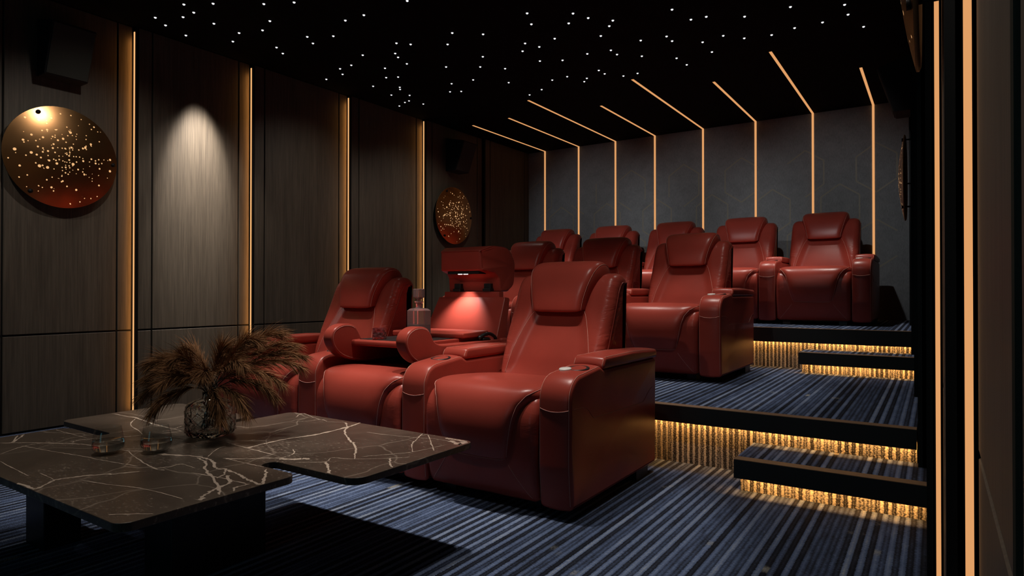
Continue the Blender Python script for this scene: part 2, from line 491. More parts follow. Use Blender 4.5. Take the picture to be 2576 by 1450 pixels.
def copper(seed):
    m, nt, b = mat('perforated_copper'); L = nt.links.new
    b.inputs['Base Color'].default_value = (0.52, 0.27, 0.11, 1); b.inputs['Metallic'].default_value = 1.0
    tc = N(nt, 'ShaderNodeTexCoord'); n = N(nt, 'ShaderNodeTexNoise', i_Scale=6.0, i_Detail=4.0); L(tc.outputs['Object'], n.inputs['Vector'])
    mr = N(nt, 'ShaderNodeMapRange'); mr.inputs['To Min'].default_value = 0.23; mr.inputs['To Max'].default_value = 0.29
    L(n.outputs['Fac'], mr.inputs['Value']); L(mr.outputs[0], b.inputs['Roughness'])
    sx = N(nt, 'ShaderNodeSeparateXYZ'); L(tc.outputs['Object'], sx.inputs[0])
    c = N(nt, 'ShaderNodeCombineXYZ'); L(sx.outputs[1], c.inputs[0]); L(sx.outputs[2], c.inputs[1]); c.inputs[2].default_value = 0
    ln = N(nt, 'ShaderNodeVectorMath', operation='LENGTH'); L(c.outputs[0], ln.inputs[0])
    tot = None
    # three sizes of drilled holes, crowded towards the middle
    for k, (sc, rad, d0, d1) in enumerate(((24.0, 0.185, 0.62, 0.06), (36.0, 0.20, 0.66, 0.08), (50.0, 0.20, 0.42, 0.06))):
        v = N(nt, 'ShaderNodeTexVoronoi', voronoi_dimensions='3D', i_Scale=sc, i_Randomness=0.95)
        ad = N(nt, 'ShaderNodeVectorMath', operation='ADD'); L(c.outputs[0], ad.inputs[0]); ad.inputs[1].default_value = (seed*1.7 + k, seed*0.9, 0.37*k)
        # flatten to a plane through the cells
        L(ad.outputs[0], v.inputs['Vector']); v.voronoi_dimensions = '2D'
        cs = N(nt, 'ShaderNodeSeparateColor'); L(v.outputs['Color'], cs.inputs[0])
        dn = N(nt, 'ShaderNodeMapRange'); dn.inputs[1].default_value = 0.0; dn.inputs[2].default_value = 0.22; dn.inputs[3].default_value = d0; dn.inputs[4].default_value = d1
        L(ln.outputs['Value'], dn.inputs[0])
        on = N(nt, 'ShaderNodeMath', operation='LESS_THAN'); L(cs.outputs[0], on.inputs[0]); L(dn.outputs[0], on.inputs[1])
        rs = N(nt, 'ShaderNodeMapRange'); rs.inputs[3].default_value = rad*0.55; rs.inputs[4].default_value = rad*1.15; L(cs.outputs[1], rs.inputs[0])
        dd = N(nt, 'ShaderNodeMath', operation='LESS_THAN'); L(v.outputs['Distance'], dd.inputs[0]); L(rs.outputs[0], dd.inputs[1])
        mu = N(nt, 'ShaderNodeMath', operation='MULTIPLY'); L(on.outputs[0], mu.inputs[0]); L(dd.outputs[0], mu.inputs[1])
        if tot is None: tot = mu
        else:
            mx = N(nt, 'ShaderNodeMath', operation='MAXIMUM'); L(tot.outputs[0], mx.inputs[0]); L(mu.outputs[0], mx.inputs[1]); tot = mx
    ed = N(nt, 'ShaderNodeMath', operation='LESS_THAN'); ed.inputs[1].default_value = 0.305; L(ln.outputs['Value'], ed.inputs[0])
    fin = N(nt, 'ShaderNodeMath', operation='MULTIPLY'); L(tot.outputs[0], fin.inputs[0]); L(ed.outputs[0], fin.inputs[1])
    b.inputs['Emission Color'].default_value = (0.86, 0.47, 0.20, 1); L(fin.outputs[0], b.inputs['Emission Strength'])
    return m

# ------------------------------------------------------------------ the room
H = 2.768; YB = 7.345
P1, P2 = 0.298, 0.596
def struct(o, label=None):
    o['kind'] = 'structure'
    if label: o['label'] = label; o['category'] = label.split()[-1]
    return o

def boxobj(name, x0, x1, y0, y1, z0, z1, m, parent=None, bv=0):
    b = MB(); b.box(x0, x1, y0, y1, z0, z1)
    o = b.build(name, m, parent, smooth=False)
    if bv: bevel(o, bv, 2)
    return o

fl = struct(boxobj('floor', -4.9, 0.15, -3.0, 3.36, -0.12, 0.0, M_carpet), 'blue grey striped carpet floor')
ce = struct(boxobj('ceiling', -4.9, 0.2, -3.0, 7.5, H, H+0.12, M_ceil), 'plain matt black ceiling')
wf = struct(boxobj('wall_front', -4.9, 0.2, -3.12, -3.0, -0.12, H+0.12, M_groove), 'dark front wall')

STEPLED = []
M_teal_glow = emit('teal_glow', (0.16, 0.44, 0.52), 1.6)
wn = struct(boxobj('added_teal_panel', -2.05, -1.20, -3.0, -2.96, 0.35, 2.35, M_black), 'added unseen teal glow panel on the front wall')  # glowing panel added behind the camera, only for a teal reflection in the glasses
boxobj('pane', -2.0, -1.25, -2.962, -2.955, 0.40, 2.30, M_teal_glow, wn)
def platform(name, x0, x1, yn, yr, yback, z0, ztop, zf, label, tile=0.06, cut=0.0):
    """carpeted tier: overhanging black fascia with brown tile edge, carpet riser set back, hidden led line under the overhang"""
    root = boxobj(name, x0 + cut, x1, yr, yback, z0, ztop - 0.012, M_carpetv)
    struct(root, label)
    boxobj('carpet_top', x0, x1, yn + tile, yback, ztop - 0.012, ztop, M_carpet, root)
    b = MB(); b.box(x0, x1, yn, yn + tile, ztop - 0.013, ztop + 0.0015)
    b.build('nosing_tile', M_nosing, root, smooth=False)
    b = MB(); b.box(x0, x1, yn - 0.002, yn + 0.012, zf, ztop - 0.0005)
    b.box(x0, x1, yn + 0.012, yr + 0.005, ztop - 0.05, ztop - 0.0125)
    b.build('fascia', M_fascia, root, smooth=False)
    b = MB(); b.box(x0 + 0.02, x1, yn + 0.0125, yn + 0.0205, zf + 0.020, zf + 0.028)
    b.build('led_line', M_ledstep, root, smooth=False)
    STEPLED.append((x0 + 0.02, x1, yn + 0.024, zf + 0.018))
    return root
platform('platform_lower', -4.72, -0.07, 3.19, 3.235, 5.36, 0.0, P1, 0.214, 'middle carpeted tier carrying the second row platform')
platform('platform_upper', -4.70, -0.13, 5.255, 5.30, YB, P1, 0.604, 0.495, 'top carpeted tier carrying the back row platform')
platform('step_lower', -0.74, -0.03, 2.866, 2.93, 3.236, 0.0, 0.149, 0.068, 'single carpeted step up to the middle tier step', cut=0.012)
platform('step_upper', -0.826, -0.11, 4.965, 5.03, 5.301, P1, P1 + 0.149, P1 + 0.064, 'single carpeted step up to the top tier step', cut=0.012)

# back wall with a woven covering and thin bronze hexagon lines
wb = struct(boxobj('wall_back', -4.9, 0.2, YB, YB + 0.12, 0.0, H, M_fabric), 'grey woven back wall')
hx = MB()
def hexline(cx, cz, R=0.248, hw=0.178, gaps=()):
    P = [(cx, cz+R), (cx+hw, cz+R*0.5), (cx+hw, cz-R*0.5), (cx, cz-R), (cx-hw, cz-R*0.5), (cx-hw, cz+R*0.5)]
    for i in range(6):
        if random.random() < 0.14: continue
        a = Vector(P[i]); b = Vector(P[(i+1) % 6])
        d = (b-a).normalized(); n = Vector((-d.y, d.x)) * 0.0075
        q = [a+n, a-n, b-n, b+n]
        hx.add([(p.x, YB-0.0015, p.y) for p in q], [(0, 1, 2, 3)])
for row, (cz, off) in enumerate([(2.52, 0.328), (2.135, 0.0), (1.751, 0.328), (1.366, 0.0), (0.98, 0.328)]):
    for k in range(-4, 4):
        cx = -2.462 + 0.656*k + off
        if -4.55 < cx < -0.2 and cz + 0.25 < H: hexline(cx, cz)
hx.build('hexagon_lines', M_hexline, wb, smooth=False)

# panelled side walls; each module steps a little further into the room
def side_wall(name, planes, ys, sgn, leds, label):
    """planes: panel plane X per module; ys: module boundaries; sgn=+1 room lies towards +X"""
    xs = planes[0] - sgn*0.10
    w = struct(boxobj(name, min(xs, xs-sgn*0.06), max(xs, xs-sgn*0.06), ys[0], ys[-1], -0.12, H, M_groove), label)
    g = 0.011
    def panel(px, y0, y1, z0, z1, lip=0.0):
        b = MB(); a = px + sgn*lip; c = px - sgn*0.014
        b.box(min(a, c), max(a, c), y0, y1, z0, z1)
        o = b.build('wall_panel', M_wood, w, smooth=False); bevel(o, 0.002, 1)
    for k, px in enumerate(planes):
        y0, y1 = ys[k], ys[k+1]
        # backing of the module
        boxobj('panel_backing', min(px - sgn*0.013, xs), max(px - sgn*0.013, xs), y0, y1, 0, H, M_groove, w)
        cuts = SPL[name][k]
        for (a, b_) in cuts:
            panel(px, a, b_, 0.012, 0.605)
            panel(px, a, b_, 0.617, H - 0.004)
    return w
LY = [-3.0, 1.40, 2.28, 3.19, 4.215, 5.26, 6.32, YB]
LP = [-4.776, -4.749, -4.722, -4.697, -4.667, -4.637, -4.607]
RY = [-3.0, 1.33, 2.25, 3.16, 4.19, 5.215, 6.24, YB]
RP = [0.058, 0.016, -0.022, -0.062, -0.100, -0.141, -0.180]
def split(y0, y1):
    return [(y0 + 0.022, y0 + 0.112), (y0 + 0.123, y1 - 0.113), (y1 - 0.102, y1 - 0.012)]
SPL = {'wall_left': [[(-2.9, 0.6), (0.611, 1.29), (1.301, 1.39)]] + [split(LY[k], LY[k+1]) for k in range(1, 7)],
       'wall_right': [[(-2.9, 0.66), (0.743, 1.312)]] + [split(RY[k], RY[k+1]) for k in range(1, 7)]}
wl = side_wall('wall_left', LP, LY, 1, None, 'dark oak panelled left wall')
wr = side_wall('wall_right', RP, RY, -1, None, 'dark oak panelled right wall')

def wall_strip(px, nxt, y, sgn, ztop, label, lit=True, trim_no=1):
    """upright black trim at the step between two panel modules with an amber led line let into its face"""
    tip = nxt + sgn*0.003
    b = MB(); b.box(min(px - sgn*0.01, tip), max(px - sgn*0.01, tip), y, y + 0.018, 0.0, H)
    t = b.build('trim_%d' % trim_no, M_black, None, smooth=False)
    struct(t)
    t['label'] = label.replace('amber light line', 'black upright trim'); t['category'] = 'trim'
    if lit:
        w0 = px + sgn*0.006; w1 = px + sgn*0.018
        b = MB(); b.box(min(w0, w1), max(w0, w1), y - 0.004, y + 0.002, 0.0, ztop)
        o = b.build('wall_light_line', M_ledl if sgn > 0 else M_led, None, smooth=False)
        tag(o, label, 'light strip', 'upright light lines on the side walls')
        if sgn > 0: GLOW.append((px, y, ztop))
where_l = ['amber light line on the left wall, near edge of the frame behind nothing', 'amber light line on the left wall just right of the big round copper disc',
           'amber light line on the left wall rising behind the dried plumes', 'amber light line on the left wall rising behind the left front recliner',
           'amber light line on the left wall right behind the glass decanter', '']
GLOW = []
tn = 1
for k in range(1, 6):
    zt = [0, 2.731, 2.735, 2.744, 2.749, 0][k]
    # in view from the second boundary on
    wall_strip(LP[k], LP[k+1], LY[k+1], 1, zt, where_l[k] if k < 5 else 'black upright trim on the left wall beside the far round disc', lit=(k < 5), trim_no=tn); tn += 1
where_r = ['wide amber light line nearest the camera on the right wall', 'narrow amber light line on the right wall beside the lower step',
           'amber light line on the right wall at the edge of the middle tier', 'amber light line on the right wall beside the upper step',
           'amber light line on the right wall at the edge of the top tier', '']
for k in range(0, 6):
    wall_strip(RP[k], RP[k+1], RY[k+1], -1, 2.74, where_r[k] if k < 5 else 'black upright trim on the right wall near the back wall', lit=(k < 2), trim_no=tn); tn += 1

# L shaped light lines: up the back wall and along the ceiling
SX = [-4.352, -3.846, -3.330, -2.815, -2.234, -1.653, -1.075, -0.519]
SY = [5.747, 5.72, 5.296, 5.858, 5.287, 5.752, 5.276, 6.071]
nth = ['leftmost', 'second from left', 'third from left', 'fourth from left', 'fifth from left', 'sixth from left', 'seventh from left', 'rightmost']
for k in range(8):
    b = MB(); x = SX[k]; w = 0.0105
    b.box(x-w, x+w, YB-0.005, YB+0.002, P2, H)
    b.box(x-w, x+w, SY[k], YB, H-0.003, H+0.002)
    o = b.build('light_line', M_led, None, smooth=False)
    tag(o, 'bent amber light line on back wall and ceiling, %s of eight' % nth[k], 'light strip', 'bent light lines on back wall and ceiling')

# star ceiling
STARS = [(-4.096,2.278),(-3.925,2.377),(-3.654,2.564),(-3.47,2.659),(-2.842,3.05),(-3.234,3.044),(-4.159,2.381),(-4.289,2.38),(-4.456,2.279),(-4.524,2.385),(-4.213,2.558),(-4.578,2.562),(-3.849,2.749),(-4.029,2.817),(-4.213,2.752),(-4.395,2.82),(-3.405,3.033),(-3.857,3.072),(-3.923,3.177),(-3.687,3.17),(-4.222,3.075),(-4.287,3.18),(-3.788,3.554),(-4.036,3.66),(-4.179,3.666),(-4.267,3.771),(-4.487,3.78),(-3.394,3.525),(-3.32,3.601),(-3.548,3.671),(-3.587,3.744),(-3.629,3.891),(-3.854,3.866),(-4.014,4.041),(-3.916,4.088),(-4.282,4.145),(-4.099,4.301),(-4.14,4.348),(-4.328,4.427),(-4.189,4.53),(-4.315,4.658),(-4.385,4.674),(-4.515,4.732),(-4.268,4.815),(-2.922,3.61),(-3.086,3.757),(-2.749,3.753),(-3.013,4.11),(-3.168,4.285),(-3.406,4.127),(-3.018,4.434),(-3.414,4.512),(-3.639,4.487),(-3.798,4.66),(-3.703,4.709),(-3.192,4.747),(-2.294,3.635),(-2.363,3.8),(-2.037,3.809),(-2.137,3.932),(-1.984,3.93),(-1.86,4.061),(-1.92,4.132),(-1.459,4.122),(-1.404,4.346),(-1.302,4.359),(-1.083,4.502),(-0.794,4.517),(-0.492,4.679),(-0.49,4.858),(-0.421,5.142),(-0.653,4.9),(-0.833,4.894),(-0.996,4.934),(-1.178,4.885),(-1.295,4.752),(-1.646,4.533),(-1.642,4.64),(-1.458,4.788),(-1.457,5.025),(-1.834,4.499),(-2.046,4.257),(-2.353,4.112),(-2.585,4.067),(-2.531,4.185),(-2.685,4.188),(-2.682,4.445),(-2.52,4.532),(-2.289,4.518),(-2.102,4.553),(-2.099,4.661),(-1.949,4.804),(-1.733,5.001),(-1.713,5.192),(-2.379,4.91),(-2.374,5.015),(-2.262,5.156),(-2.133,5.161),(-2.555,5.034),(-2.614,5.1),(-2.678,4.899),(-2.832,4.905),(-3.047,5.081),(-3.225,5.154)]
dome = MB()
dome.lathe([(0.0001, -0.0075), (0.004, -0.0070), (0.0068, -0.0052), (0.0085, -0.0025), (0.009, 0.001)], n=14)
d0 = None
for (x, y) in STARS:
    if d0 is None:
        d0 = dome.build('starlight', M_star); o = d0
    else:
        o = d0.copy(); COL.objects.link(o)
    o.location = (x, y, H)
    tag(o, 'tiny white starlight set in the black ceiling', 'light', 'starlights in the black ceiling')

# wall speakers: wedge bodies flush on the wall, front leaning out at the top
def speaker(px, y0, y1, zb, zt, pb, pt, sgn, label):
    """px wall plane; pb/pt how far the front stands off at bottom/top"""
    r = empty('wall_speaker', (px + sgn*0.002, (y0+y1)/2, zb))
    tag(r, label, 'speaker', 'black speakers high on the side walls')
    h = zt - zb; w = (y1-y0)/2
    v = []
    for y in (-w, w):
        v += [(0, y, 0), (sgn*pb, y, 0), (sgn*pt, y, h), (0, y, h + 0.06)]
    o = mesh_obj('cabinet', v, [(0, 1, 2, 3), (7, 6, 5, 4), (0, 4, 5, 1), (1, 5, 6, 2), (2, 6, 7, 3), (3, 7, 4, 0)], M_groove, r, False)
    fix_normals(o); bevel(o, 0.006, 2)
    # cloth grille on the leaning front
    n = Vector((h, 0, -(pt-pb))).normalized() * 0.006
    v = []
    e = 0.008
    for (f, dn) in ((0.0, 0), (0.0, 1)):
        pass
    P = [(pb, -w+e, e), (pb, w-e, e), (pt, w-e, h-e), (pt, -w+e, h-e)]
    def sh(p, t): return (sgn*(p[0] + (pt-pb)*0 + n.x*t), p[1], p[2] + n.z*t)
    P = [(pb + (pt-pb)*(p[2]/h), p[1], p[2]) for p in P]
    v = [sh(p, -0.3) for p in P] + [sh(p, 1) for p in P]
    o = mesh_obj('grille', v, [(0, 1, 2, 3), (4, 7, 6, 5), (0, 4, 5, 1), (1, 5, 6, 2), (2, 6, 7, 3), (3, 7, 4, 0)], M_speaker, r, False)
    fix_normals(o); bevel(o, 0.003, 2)
speaker(LP[1], 1.69, 1.94, 2.25, 2.56, 0.114, 0.235, 1, 'black wedge speaker on the left wall above the big copper disc')
speaker(LP[5], 5.61, 5.86, 2.255, 2.575, 0.14, 0.262, 1, 'black wedge speaker on the left wall above the far copper disc')
speaker(RP[5], 5.60, 5.85, 2.245, 2.60, 0.115, 0.225, -1, 'black wedge speaker high on the right wall near the last ceiling line')

# perforated copper discs
M_bronze = plain('dull_bronze_back', (0.34, 0.18, 0.075), 0.5, metal=0.3)
def disc(px, y, z, sgn, label, R=0.325, seed=1):
    rnd = random.Random(seed)
    off = 0.055
    r = empty('copper_disc_lamp', (px + sgn*off, y, z))
    tag(r, label, 'wall lamp', 'round perforated copper lamps')
    n, m = 64, 10; v = []; f = []
    def dome_h(q): return 0.040*(1-q*q)
    for i in range(m+1):
        q = i/m
        for k in range(n):
            th = 2*PI*k/n
            v.append((sgn*dome_h(q), R*q*math.cos(th) if q else 1e-5*math.cos(th), R*q*math.sin(th) if q else 1e-5*math.sin(th)))
    for i in range(m):
        for k in range(n):
            l = (k+1) % n
            f.append((i*n+k, i*n+l, (i+1)*n+l, (i+1)*n+k))
    v2 = []; f2 = []
    prof = ((R*0.999, 0.0), (R, -0.006), (R*0.97, -0.010), (R*0.5, 0.004), (0.001, 0.010))
    for (rr, xx) in prof:
        for k in range(n):
            th = 2*PI*k/n
            v2.append((sgn*xx, rr*math.cos(th), rr*math.sin(th)))
    for j in range(len(prof)-1):
        for k in range(n):
            l = (k+1) % n
            f2.append((j*n+k, j*n+l, (j+1)*n+l, (j+1)*n+k))
    bk = mesh_obj('dish_back', v2, f2, M_bronze, r); fix_normals(bk)
    o = mesh_obj('dish', v, f, copper(seed), r); fix_normals(o)
    for (ang) in (math.radians(233), math.radians(0), math.radians(118)):
        a = 0.92*R*math.cos(ang); c = 0.92*R*math.sin(ang)
        s = MB()
        s.tube([(-sgn*(off-0.003), a, c), (sgn*0.004, a, c)], 0.006, 10)
        s.tube([(sgn*0.002, a, c), (sgn*0.013, a, c)], 0.013, 16)
        s.build('standoff', M_black, r)
    return r
disc(LP[1], 1.82, 1.75, 1, 'big round perforated copper disc at the left edge, under the near speaker', seed=3)
disc(LP[5], 5.70, 1.755, 1, 'round perforated copper disc on the left wall near the back corner', seed=5)
disc(RP[1], 1.82, 1.75, -1, 'perforated copper disc seen edge-on at the top right beside the light lines', seed=8)
disc(RP[5], 5.70, 1.75, -1, 'perforated copper disc seen edge-on beyond the rightmost back row recliner', seed=9)

# ------------------------------------------------------------------ recliners
AX = 0.364; AHW = 0.0720; SHW = 0.2885
THR = 0.0012

def arm_top(y):
    return 0.553 + 0.018*min(1, max(0, (y-0.09)/0.17))

def build_arm(root, cx, outer=0):
    """arm with raised pad, cup holder and stitched seams; outer=+1/-1 adds the side seam"""
    prof = round_poly([(0.012, 0.042, 0.012), (-0.002, 0.20, 0.3), (0.0, 0.545, 0.095), (0.26, 0.573, 0.05), (0.295, 0.556, 0.03), (0.888, 0.556, 0.02), (0.880, 0.042, 0.012)])
    a = rprism('armrest', prof, AHW, 0.016, M_leather, root, nseg=5, nm=8, cx=cx,
               crown=lambda t, y, z, ny, nz: 0.007*(1-t*t)*(1.0 if ny < -0.2 or nz > 0.2 else 0.0) * (1 if y < 0.3 else 0.3))
    bv = [bvh_of(a)]
    s = MB()
    for sx in (-1, 1):
        x = cx + sx*(AHW-0.008)
        line = []
        for k in range(12): line += drape(bv, [(x, -0.5, 0.06 + 0.40*k/11)], (0, 1, 0))
        for k in range(1, 14):
            th = PI/2*k/14
            line += drape(bv, [(x, 0.095-0.6*math.cos(th), 0.46+0.6*math.sin(th))], (0, math.cos(th), -math.sin(th)))
        for k in range(14): line += drape(bv, [(x, 0.10 + 0.17*k/13, 1.0)], (0, 0, -1))
        s.tube(line, THR, 5)
    line = drape(bv, [(cx - AHW + 0.009 + (2*AHW-0.018)*k/14, -0.5, 0.428 - 0.010*(1-((k-7)/7)**2)) for k in range(15)], (0, 1, 0))
    s.tube(line, THR, 5)
    s.build('stitching', M_thread, a)
    if outer:
        side = [(0.012, 0.430), (0.07, 0.428), (0.12, 0.424), (0.145, 0.412), (0.185, 0.378), (0.205, 0.369), (0.24, 0.371), (0.45, 0.366), (0.68, 0.361), (0.725, 0.366), (0.77, 0.392), (0.82, 0.416), (0.875, 0.420)]
        side = catmull(side, 4)
        s2 = MB(); s2.tube([(cx + outer*(AHW+0.0004), p[0], p[1]) for p in side], 0.0014, 6)
        s2.build('side_seam', M_piping, a)
    pad = round_poly([(0.275, 0.557, 0.014), (0.305, 0.606, 0.022), (0.60, 0.608, 0.3), (0.897, 0.597, 0.014), (0.897, 0.557, 0.012)])
    p = rprism('arm_pad', pad, AHW+0.0015, 0.013, M_leather, a, nseg=5, nm=6, cx=cx, crown=lambda t, y, z, ny, nz: 0.005*(1-t*t) if nz > 0.3 else 0)
    bp = [bvh_of(p)]
    s = MB()
    for sx in (-1, 1):
        x = cx + sx*(AHW-0.006)
        line = drape(bp, [(x, -0.3, 0.566 + 0.03*k/5) for k in range(6)], (0, 1, 0))
        line += drape(bp, [(x, 0.318 + 0.57*k/20, 1.0) for k in range(21)], (0, 0, -1))
        s.tube(line, THR, 5)
    s.build('stitching', M_thread, p)
    f = MB(); f.box(cx-0.045, cx+0.062, 0.66, 0.80, 0.0, 0.043)
    f.build('foot', M_rubber, root, smooth=False)
    c = MB()
    c.lathe([(0.0001, -0.0005), (0.030, -0.0003), (0.0385, 0.0008), (0.040, 0.0022), (0.046, 0.0026), (0.0475, 0.0005), (0.047, -0.003)], n=32)
    h = c.build('cup_holder', M_rubber, a)
    h.location = (cx + 0.010, 0.178, arm_top(0.178) + 0.0068); h.rotation_euler = (0.10, 0, 0)
    return a

def build_button(a, cx):
    c = MB(); c.lathe([(0.0255, -0.002), (0.0255, 0.0035), (0.0235, 0.0055), (0.0001, 0.006)], n=28)
    o = c.build('control_button', M_chrome, a)
    o.location = (cx - 0.026, 0.135, arm_top(0.135) + 0.009); o.rotation_euler = (0.11, 0, 0)
    o['label'] = 'round white control button'

SEAT_BASE = [(0.62, 0.43), (0.40, 0.452), (0.22, 0.468), (0.11, 0.472), (0.045, 0.462), (0.008, 0.434), (-0.016, 0.385), (-0.021, 0.32), (-0.018, 0.24), (-0.010, 0.16), (0.006, 0.085), (0.020, 0.052)]
def build_seat(root):
    prof = catmull(SEAT_BASE, 5) + [(0.03, 0.044), (0.20, 0.044), (0.45, 0.044), (0.62, 0.044), (0.63, 0.06), (0.63, 0.25), (0.63, 0.42)]
    b = rprism('seat_base', prof, SHW, 0.034, M_leather_s, root, nseg=6, nm=12)
    path = [(0.63, 0.455), (0.45, 0.482), (0.28, 0.498), (0.14, 0.506), (0.06, 0.504), (0.005, 0.488), (-0.028, 0.455), (-0.046, 0.410), (-0.054, 0.360), (-0.054, 0.305), (-0.044, 0.255), (-0.030, 0.213), (-0.022, 0.192)]
    TAB = [(0.190, 0.146), (0.198, 0.154), (0.215, 0.159), (0.25, 0.170), (0.295, 0.182), (0.37, 0.197), (0.433, 0.216), (0.479, 0.247), (0.500, 0.276), (0.51, 0.281)]
    def w(s, P):
        z = P[1]
        if P[0] > 0.06: return 0.281
        for (za, wa), (zb, wb) in zip(TAB, TAB[1:]):
            if z <= zb: return wa + (wb-wa)*max(0, (z-za)/(zb-za))
        return 0.281
    c, sf = pillow(path, w, 0.045, 0, 0.018, M_leather, 'seat_cushion', root, n=72, nt=34, p=12.0, puff=0.004)
    bv = [bvh_of(c), bvh_of(b)]
    s = MB()
    for t in (-0.957, 0.957):
        s.tube([sf(0.14 + 0.84*k/70, t, 0.0012) for k in range(71)], THR, 5)
    s.tube([sf(0.987, t, 0.001) for t in [(-0.95 + 1.9*k/20) for k in range(21)]], THR, 5)
    for sx in (-1, 1):
        ln = drape(bv, [(sx*(0.160 + 0.097*q), -0.6, 0.185 - 0.125*(q**0.9)) for q in [k/14 for k in range(15)]], (0, 1, 0))
        s.tube(ln, THR, 5)
    s.build('stitching', M_thread, c)
    for (x, y) in ((-0.22, 0.12), (0.22, 0.12), (-0.22, 0.72), (0.22, 0.72)):
        f = MB(); f.box(x-0.03, x+0.03, y-0.03, y+0.05, 0.0, 0.05)
        f.build('foot', M_rubber, root, smooth=False)
    return b

BACK = [(0.515, 0.40), (0.548, 0.47), (0.572, 0.55), (0.612, 0.643), (0.656, 0.735), (0.700, 0.83), (0.734, 0.905), (0.770, 0.952), (0.820, 0.974), (0.868, 0.968), (0.900, 0.940), (0.907, 0.908), (0.893, 0.888), (0.872, 0.880)]
def build_back(root, head=True):
    def hwz(y, z): return 1.0 if z > 0.62 else 0.985
    prof = catmull(BACK, 4) + [(0.868, 0.87), (0.866, 0.70), (0.864, 0.50), (0.862, 0.30), (0.86, 0.12), (0.85, 0.10), (0.80, 0.10), (0.78, 0.12), (0.72, 0.30)]
    def crown(t, y, z, ny, nz):
        if ny > -0.25 or z < 0.42: return 0.0
        a = abs(t)
        wcen = 0.78 - 0.30*min(1, max(0, (z-0.50)/0.29))
        k = min(1, max(0, (a-wcen+0.10)/0.22)); k = k*k*(3-2*k)
        q = min(1, max(0, (z-0.42)/0.1))
        return (-0.022*(1-k) + 0.006*k) * q * min(1, (-ny-0.25)/0.3)
    b = rprism('backrest', prof, 0.2893, 0.050, M_leather_w, root, nseg=7, nm=26, wfun=hwz, crown=crown)
    bv = [bvh_of(b)]
    s = MB()
    for sx in (-1, 1):
        ctl = catmull([(0.142, 0.785), (0.160, 0.757), (0.181, 0.705), (0.199, 0.650), (0.217, 0.585), (0.231, 0.52), (0.240, 0.47)], 5)
        s.tube(drape(bv, [(sx*p[0], -0.5, p[1]) for p in ctl], (0, 1, 0)), THR, 5)
    s.build('stitching', M_thread, b)
    # piping round the bolster sides
    s = MB()
    pr = ccw(prof); nr = normals(pr)
    idx = [i for i in range(len(pr)) if (pr[i][1] > 0.46 and pr[i][0] < 0.9 and nr[i][0] < 0.35 and pr[i][0] > 0.5)]
    for sx in (-1, 1):
        s = MB()
        pts = [(pr[i][0] - nr[i][0]*0.046, pr[i][1] - nr[i][1]*0.046) for i in idx]
        pts.sort(key=lambda p: p[0] + p[1])
        s.tube([(sx*0.2888, p[0], p[1]) for p in pts], 0.0035, 6)
        s.build('side_piping', M_piping, b)
    shell = round_poly([(0.70, 0.055, 0.01), (0.872, 0.055, 0.015), (0.884, 0.874, 0.012), (0.80, 0.874, 0.02)])
    rprism('rear_shell', shell, 0.284, 0.012, M_leather, root, nseg=3, nm=2)
    if head:
        path = [(0.664, 0.771), (0.648, 0.775), (0.641, 0.79), (0.643, 0.83), (0.654, 0.885), (0.675, 0.945), (0.710, 0.998), (0.762, 1.030), (0.825, 1.037), (0.872, 1.019), (0.903, 0.975), (0.914, 0.925)][::-1]
        def w(s, P):
            s = 1 - s
            k = min(1, max(0, s/0.62)); k = k*k*(3-2*k)
            v = 0.146 + 0.058*k
            if s < 0.03: v -= 0.016*((0.03-s)/0.03)**2
            return v
        h, sf = pillow(path, w, 0.085, 0.0, 0.035, M_leather, 'headrest', root, n=60, nt=34, p=14.0, puff=0.004)
        s = MB()
        for t in (-0.935, 0.935):
            s.tube([sf(0.08 + 0.892*k/50, t, 0.0012) for k in range(51)], THR, 5)
        s.tube([sf(0.972, -0.93 + 1.86*k/24, 0.001) for k in range(25)], THR, 5)
        s.build('stitching', M_thread, h)
    return b

def build_recliner(name, left=False, button=True, outer=True):
    r = empty(name, (0, 0, 0))
    build_seat(r); build_back(r)
    a = build_arm(r, AX, 1 if outer else 0)
    if button: build_button(a, AX)
    if left: build_arm(r, -AX, -1)
    return r

proto_end = build_recliner('recliner', False, True, True)          # right end of a row
proto_mid = build_recliner('recliner', False, False, False)
proto_left = build_recliner('recliner', True, False, False)
used = set()
def place(proto, x, y, z, label, group):
    if proto.name in used: o = dup(proto)
    else: o = proto; used.add(proto.name)
    o.location = (x, y, z)
    tag(o, label, 'recliner', group)
    return o
G1 = 'red leather recliners'
PIT = 0.728
r1x, r1y = -1.5925, 2.142
place(proto_end, r1x, r1y, 0, 'red leather recliner at the right end of the front row, nearest the steps', 'front row of red recliners')
place(proto_left, r1x - 2*PIT, r1y, 0, 'red leather recliner at the left end of the front row, behind the dried plumes', 'front row of red recliners')
r2x, r2y = -1.571, 4.095
place(proto_end, r2x, r2y, P1, 'red leather recliner at the right end of the middle row, beside the upper step', 'middle row of red recliners')
place(proto_mid, r2x - PIT, r2y, P1, 'red leather recliner in the middle of the second row, seen over the front right recliner', 'middle row of red recliners')
place(proto_left, r2x - 2*PIT, r2y, P1, 'red leather recliner at the left end of the middle row, behind the raised reading lamp', 'middle row of red recliners')
r3x, r3y = -0.8675, 5.875
n3 = ['at the right end of the back row, wholly in view', 'second from the right in the back row', 'in the centre of the back row, mostly hidden by the middle row',
      'second from the left in the back row, only its head end showing', 'at the left end of the back row by the panelled wall']
for k in range(5):
    place(proto_end if k == 0 else (proto_left if k == 4 else proto_mid), r3x - k*PIT, r3y, P2, 'red leather recliner ' + n3[k], 'back row of red recliners')

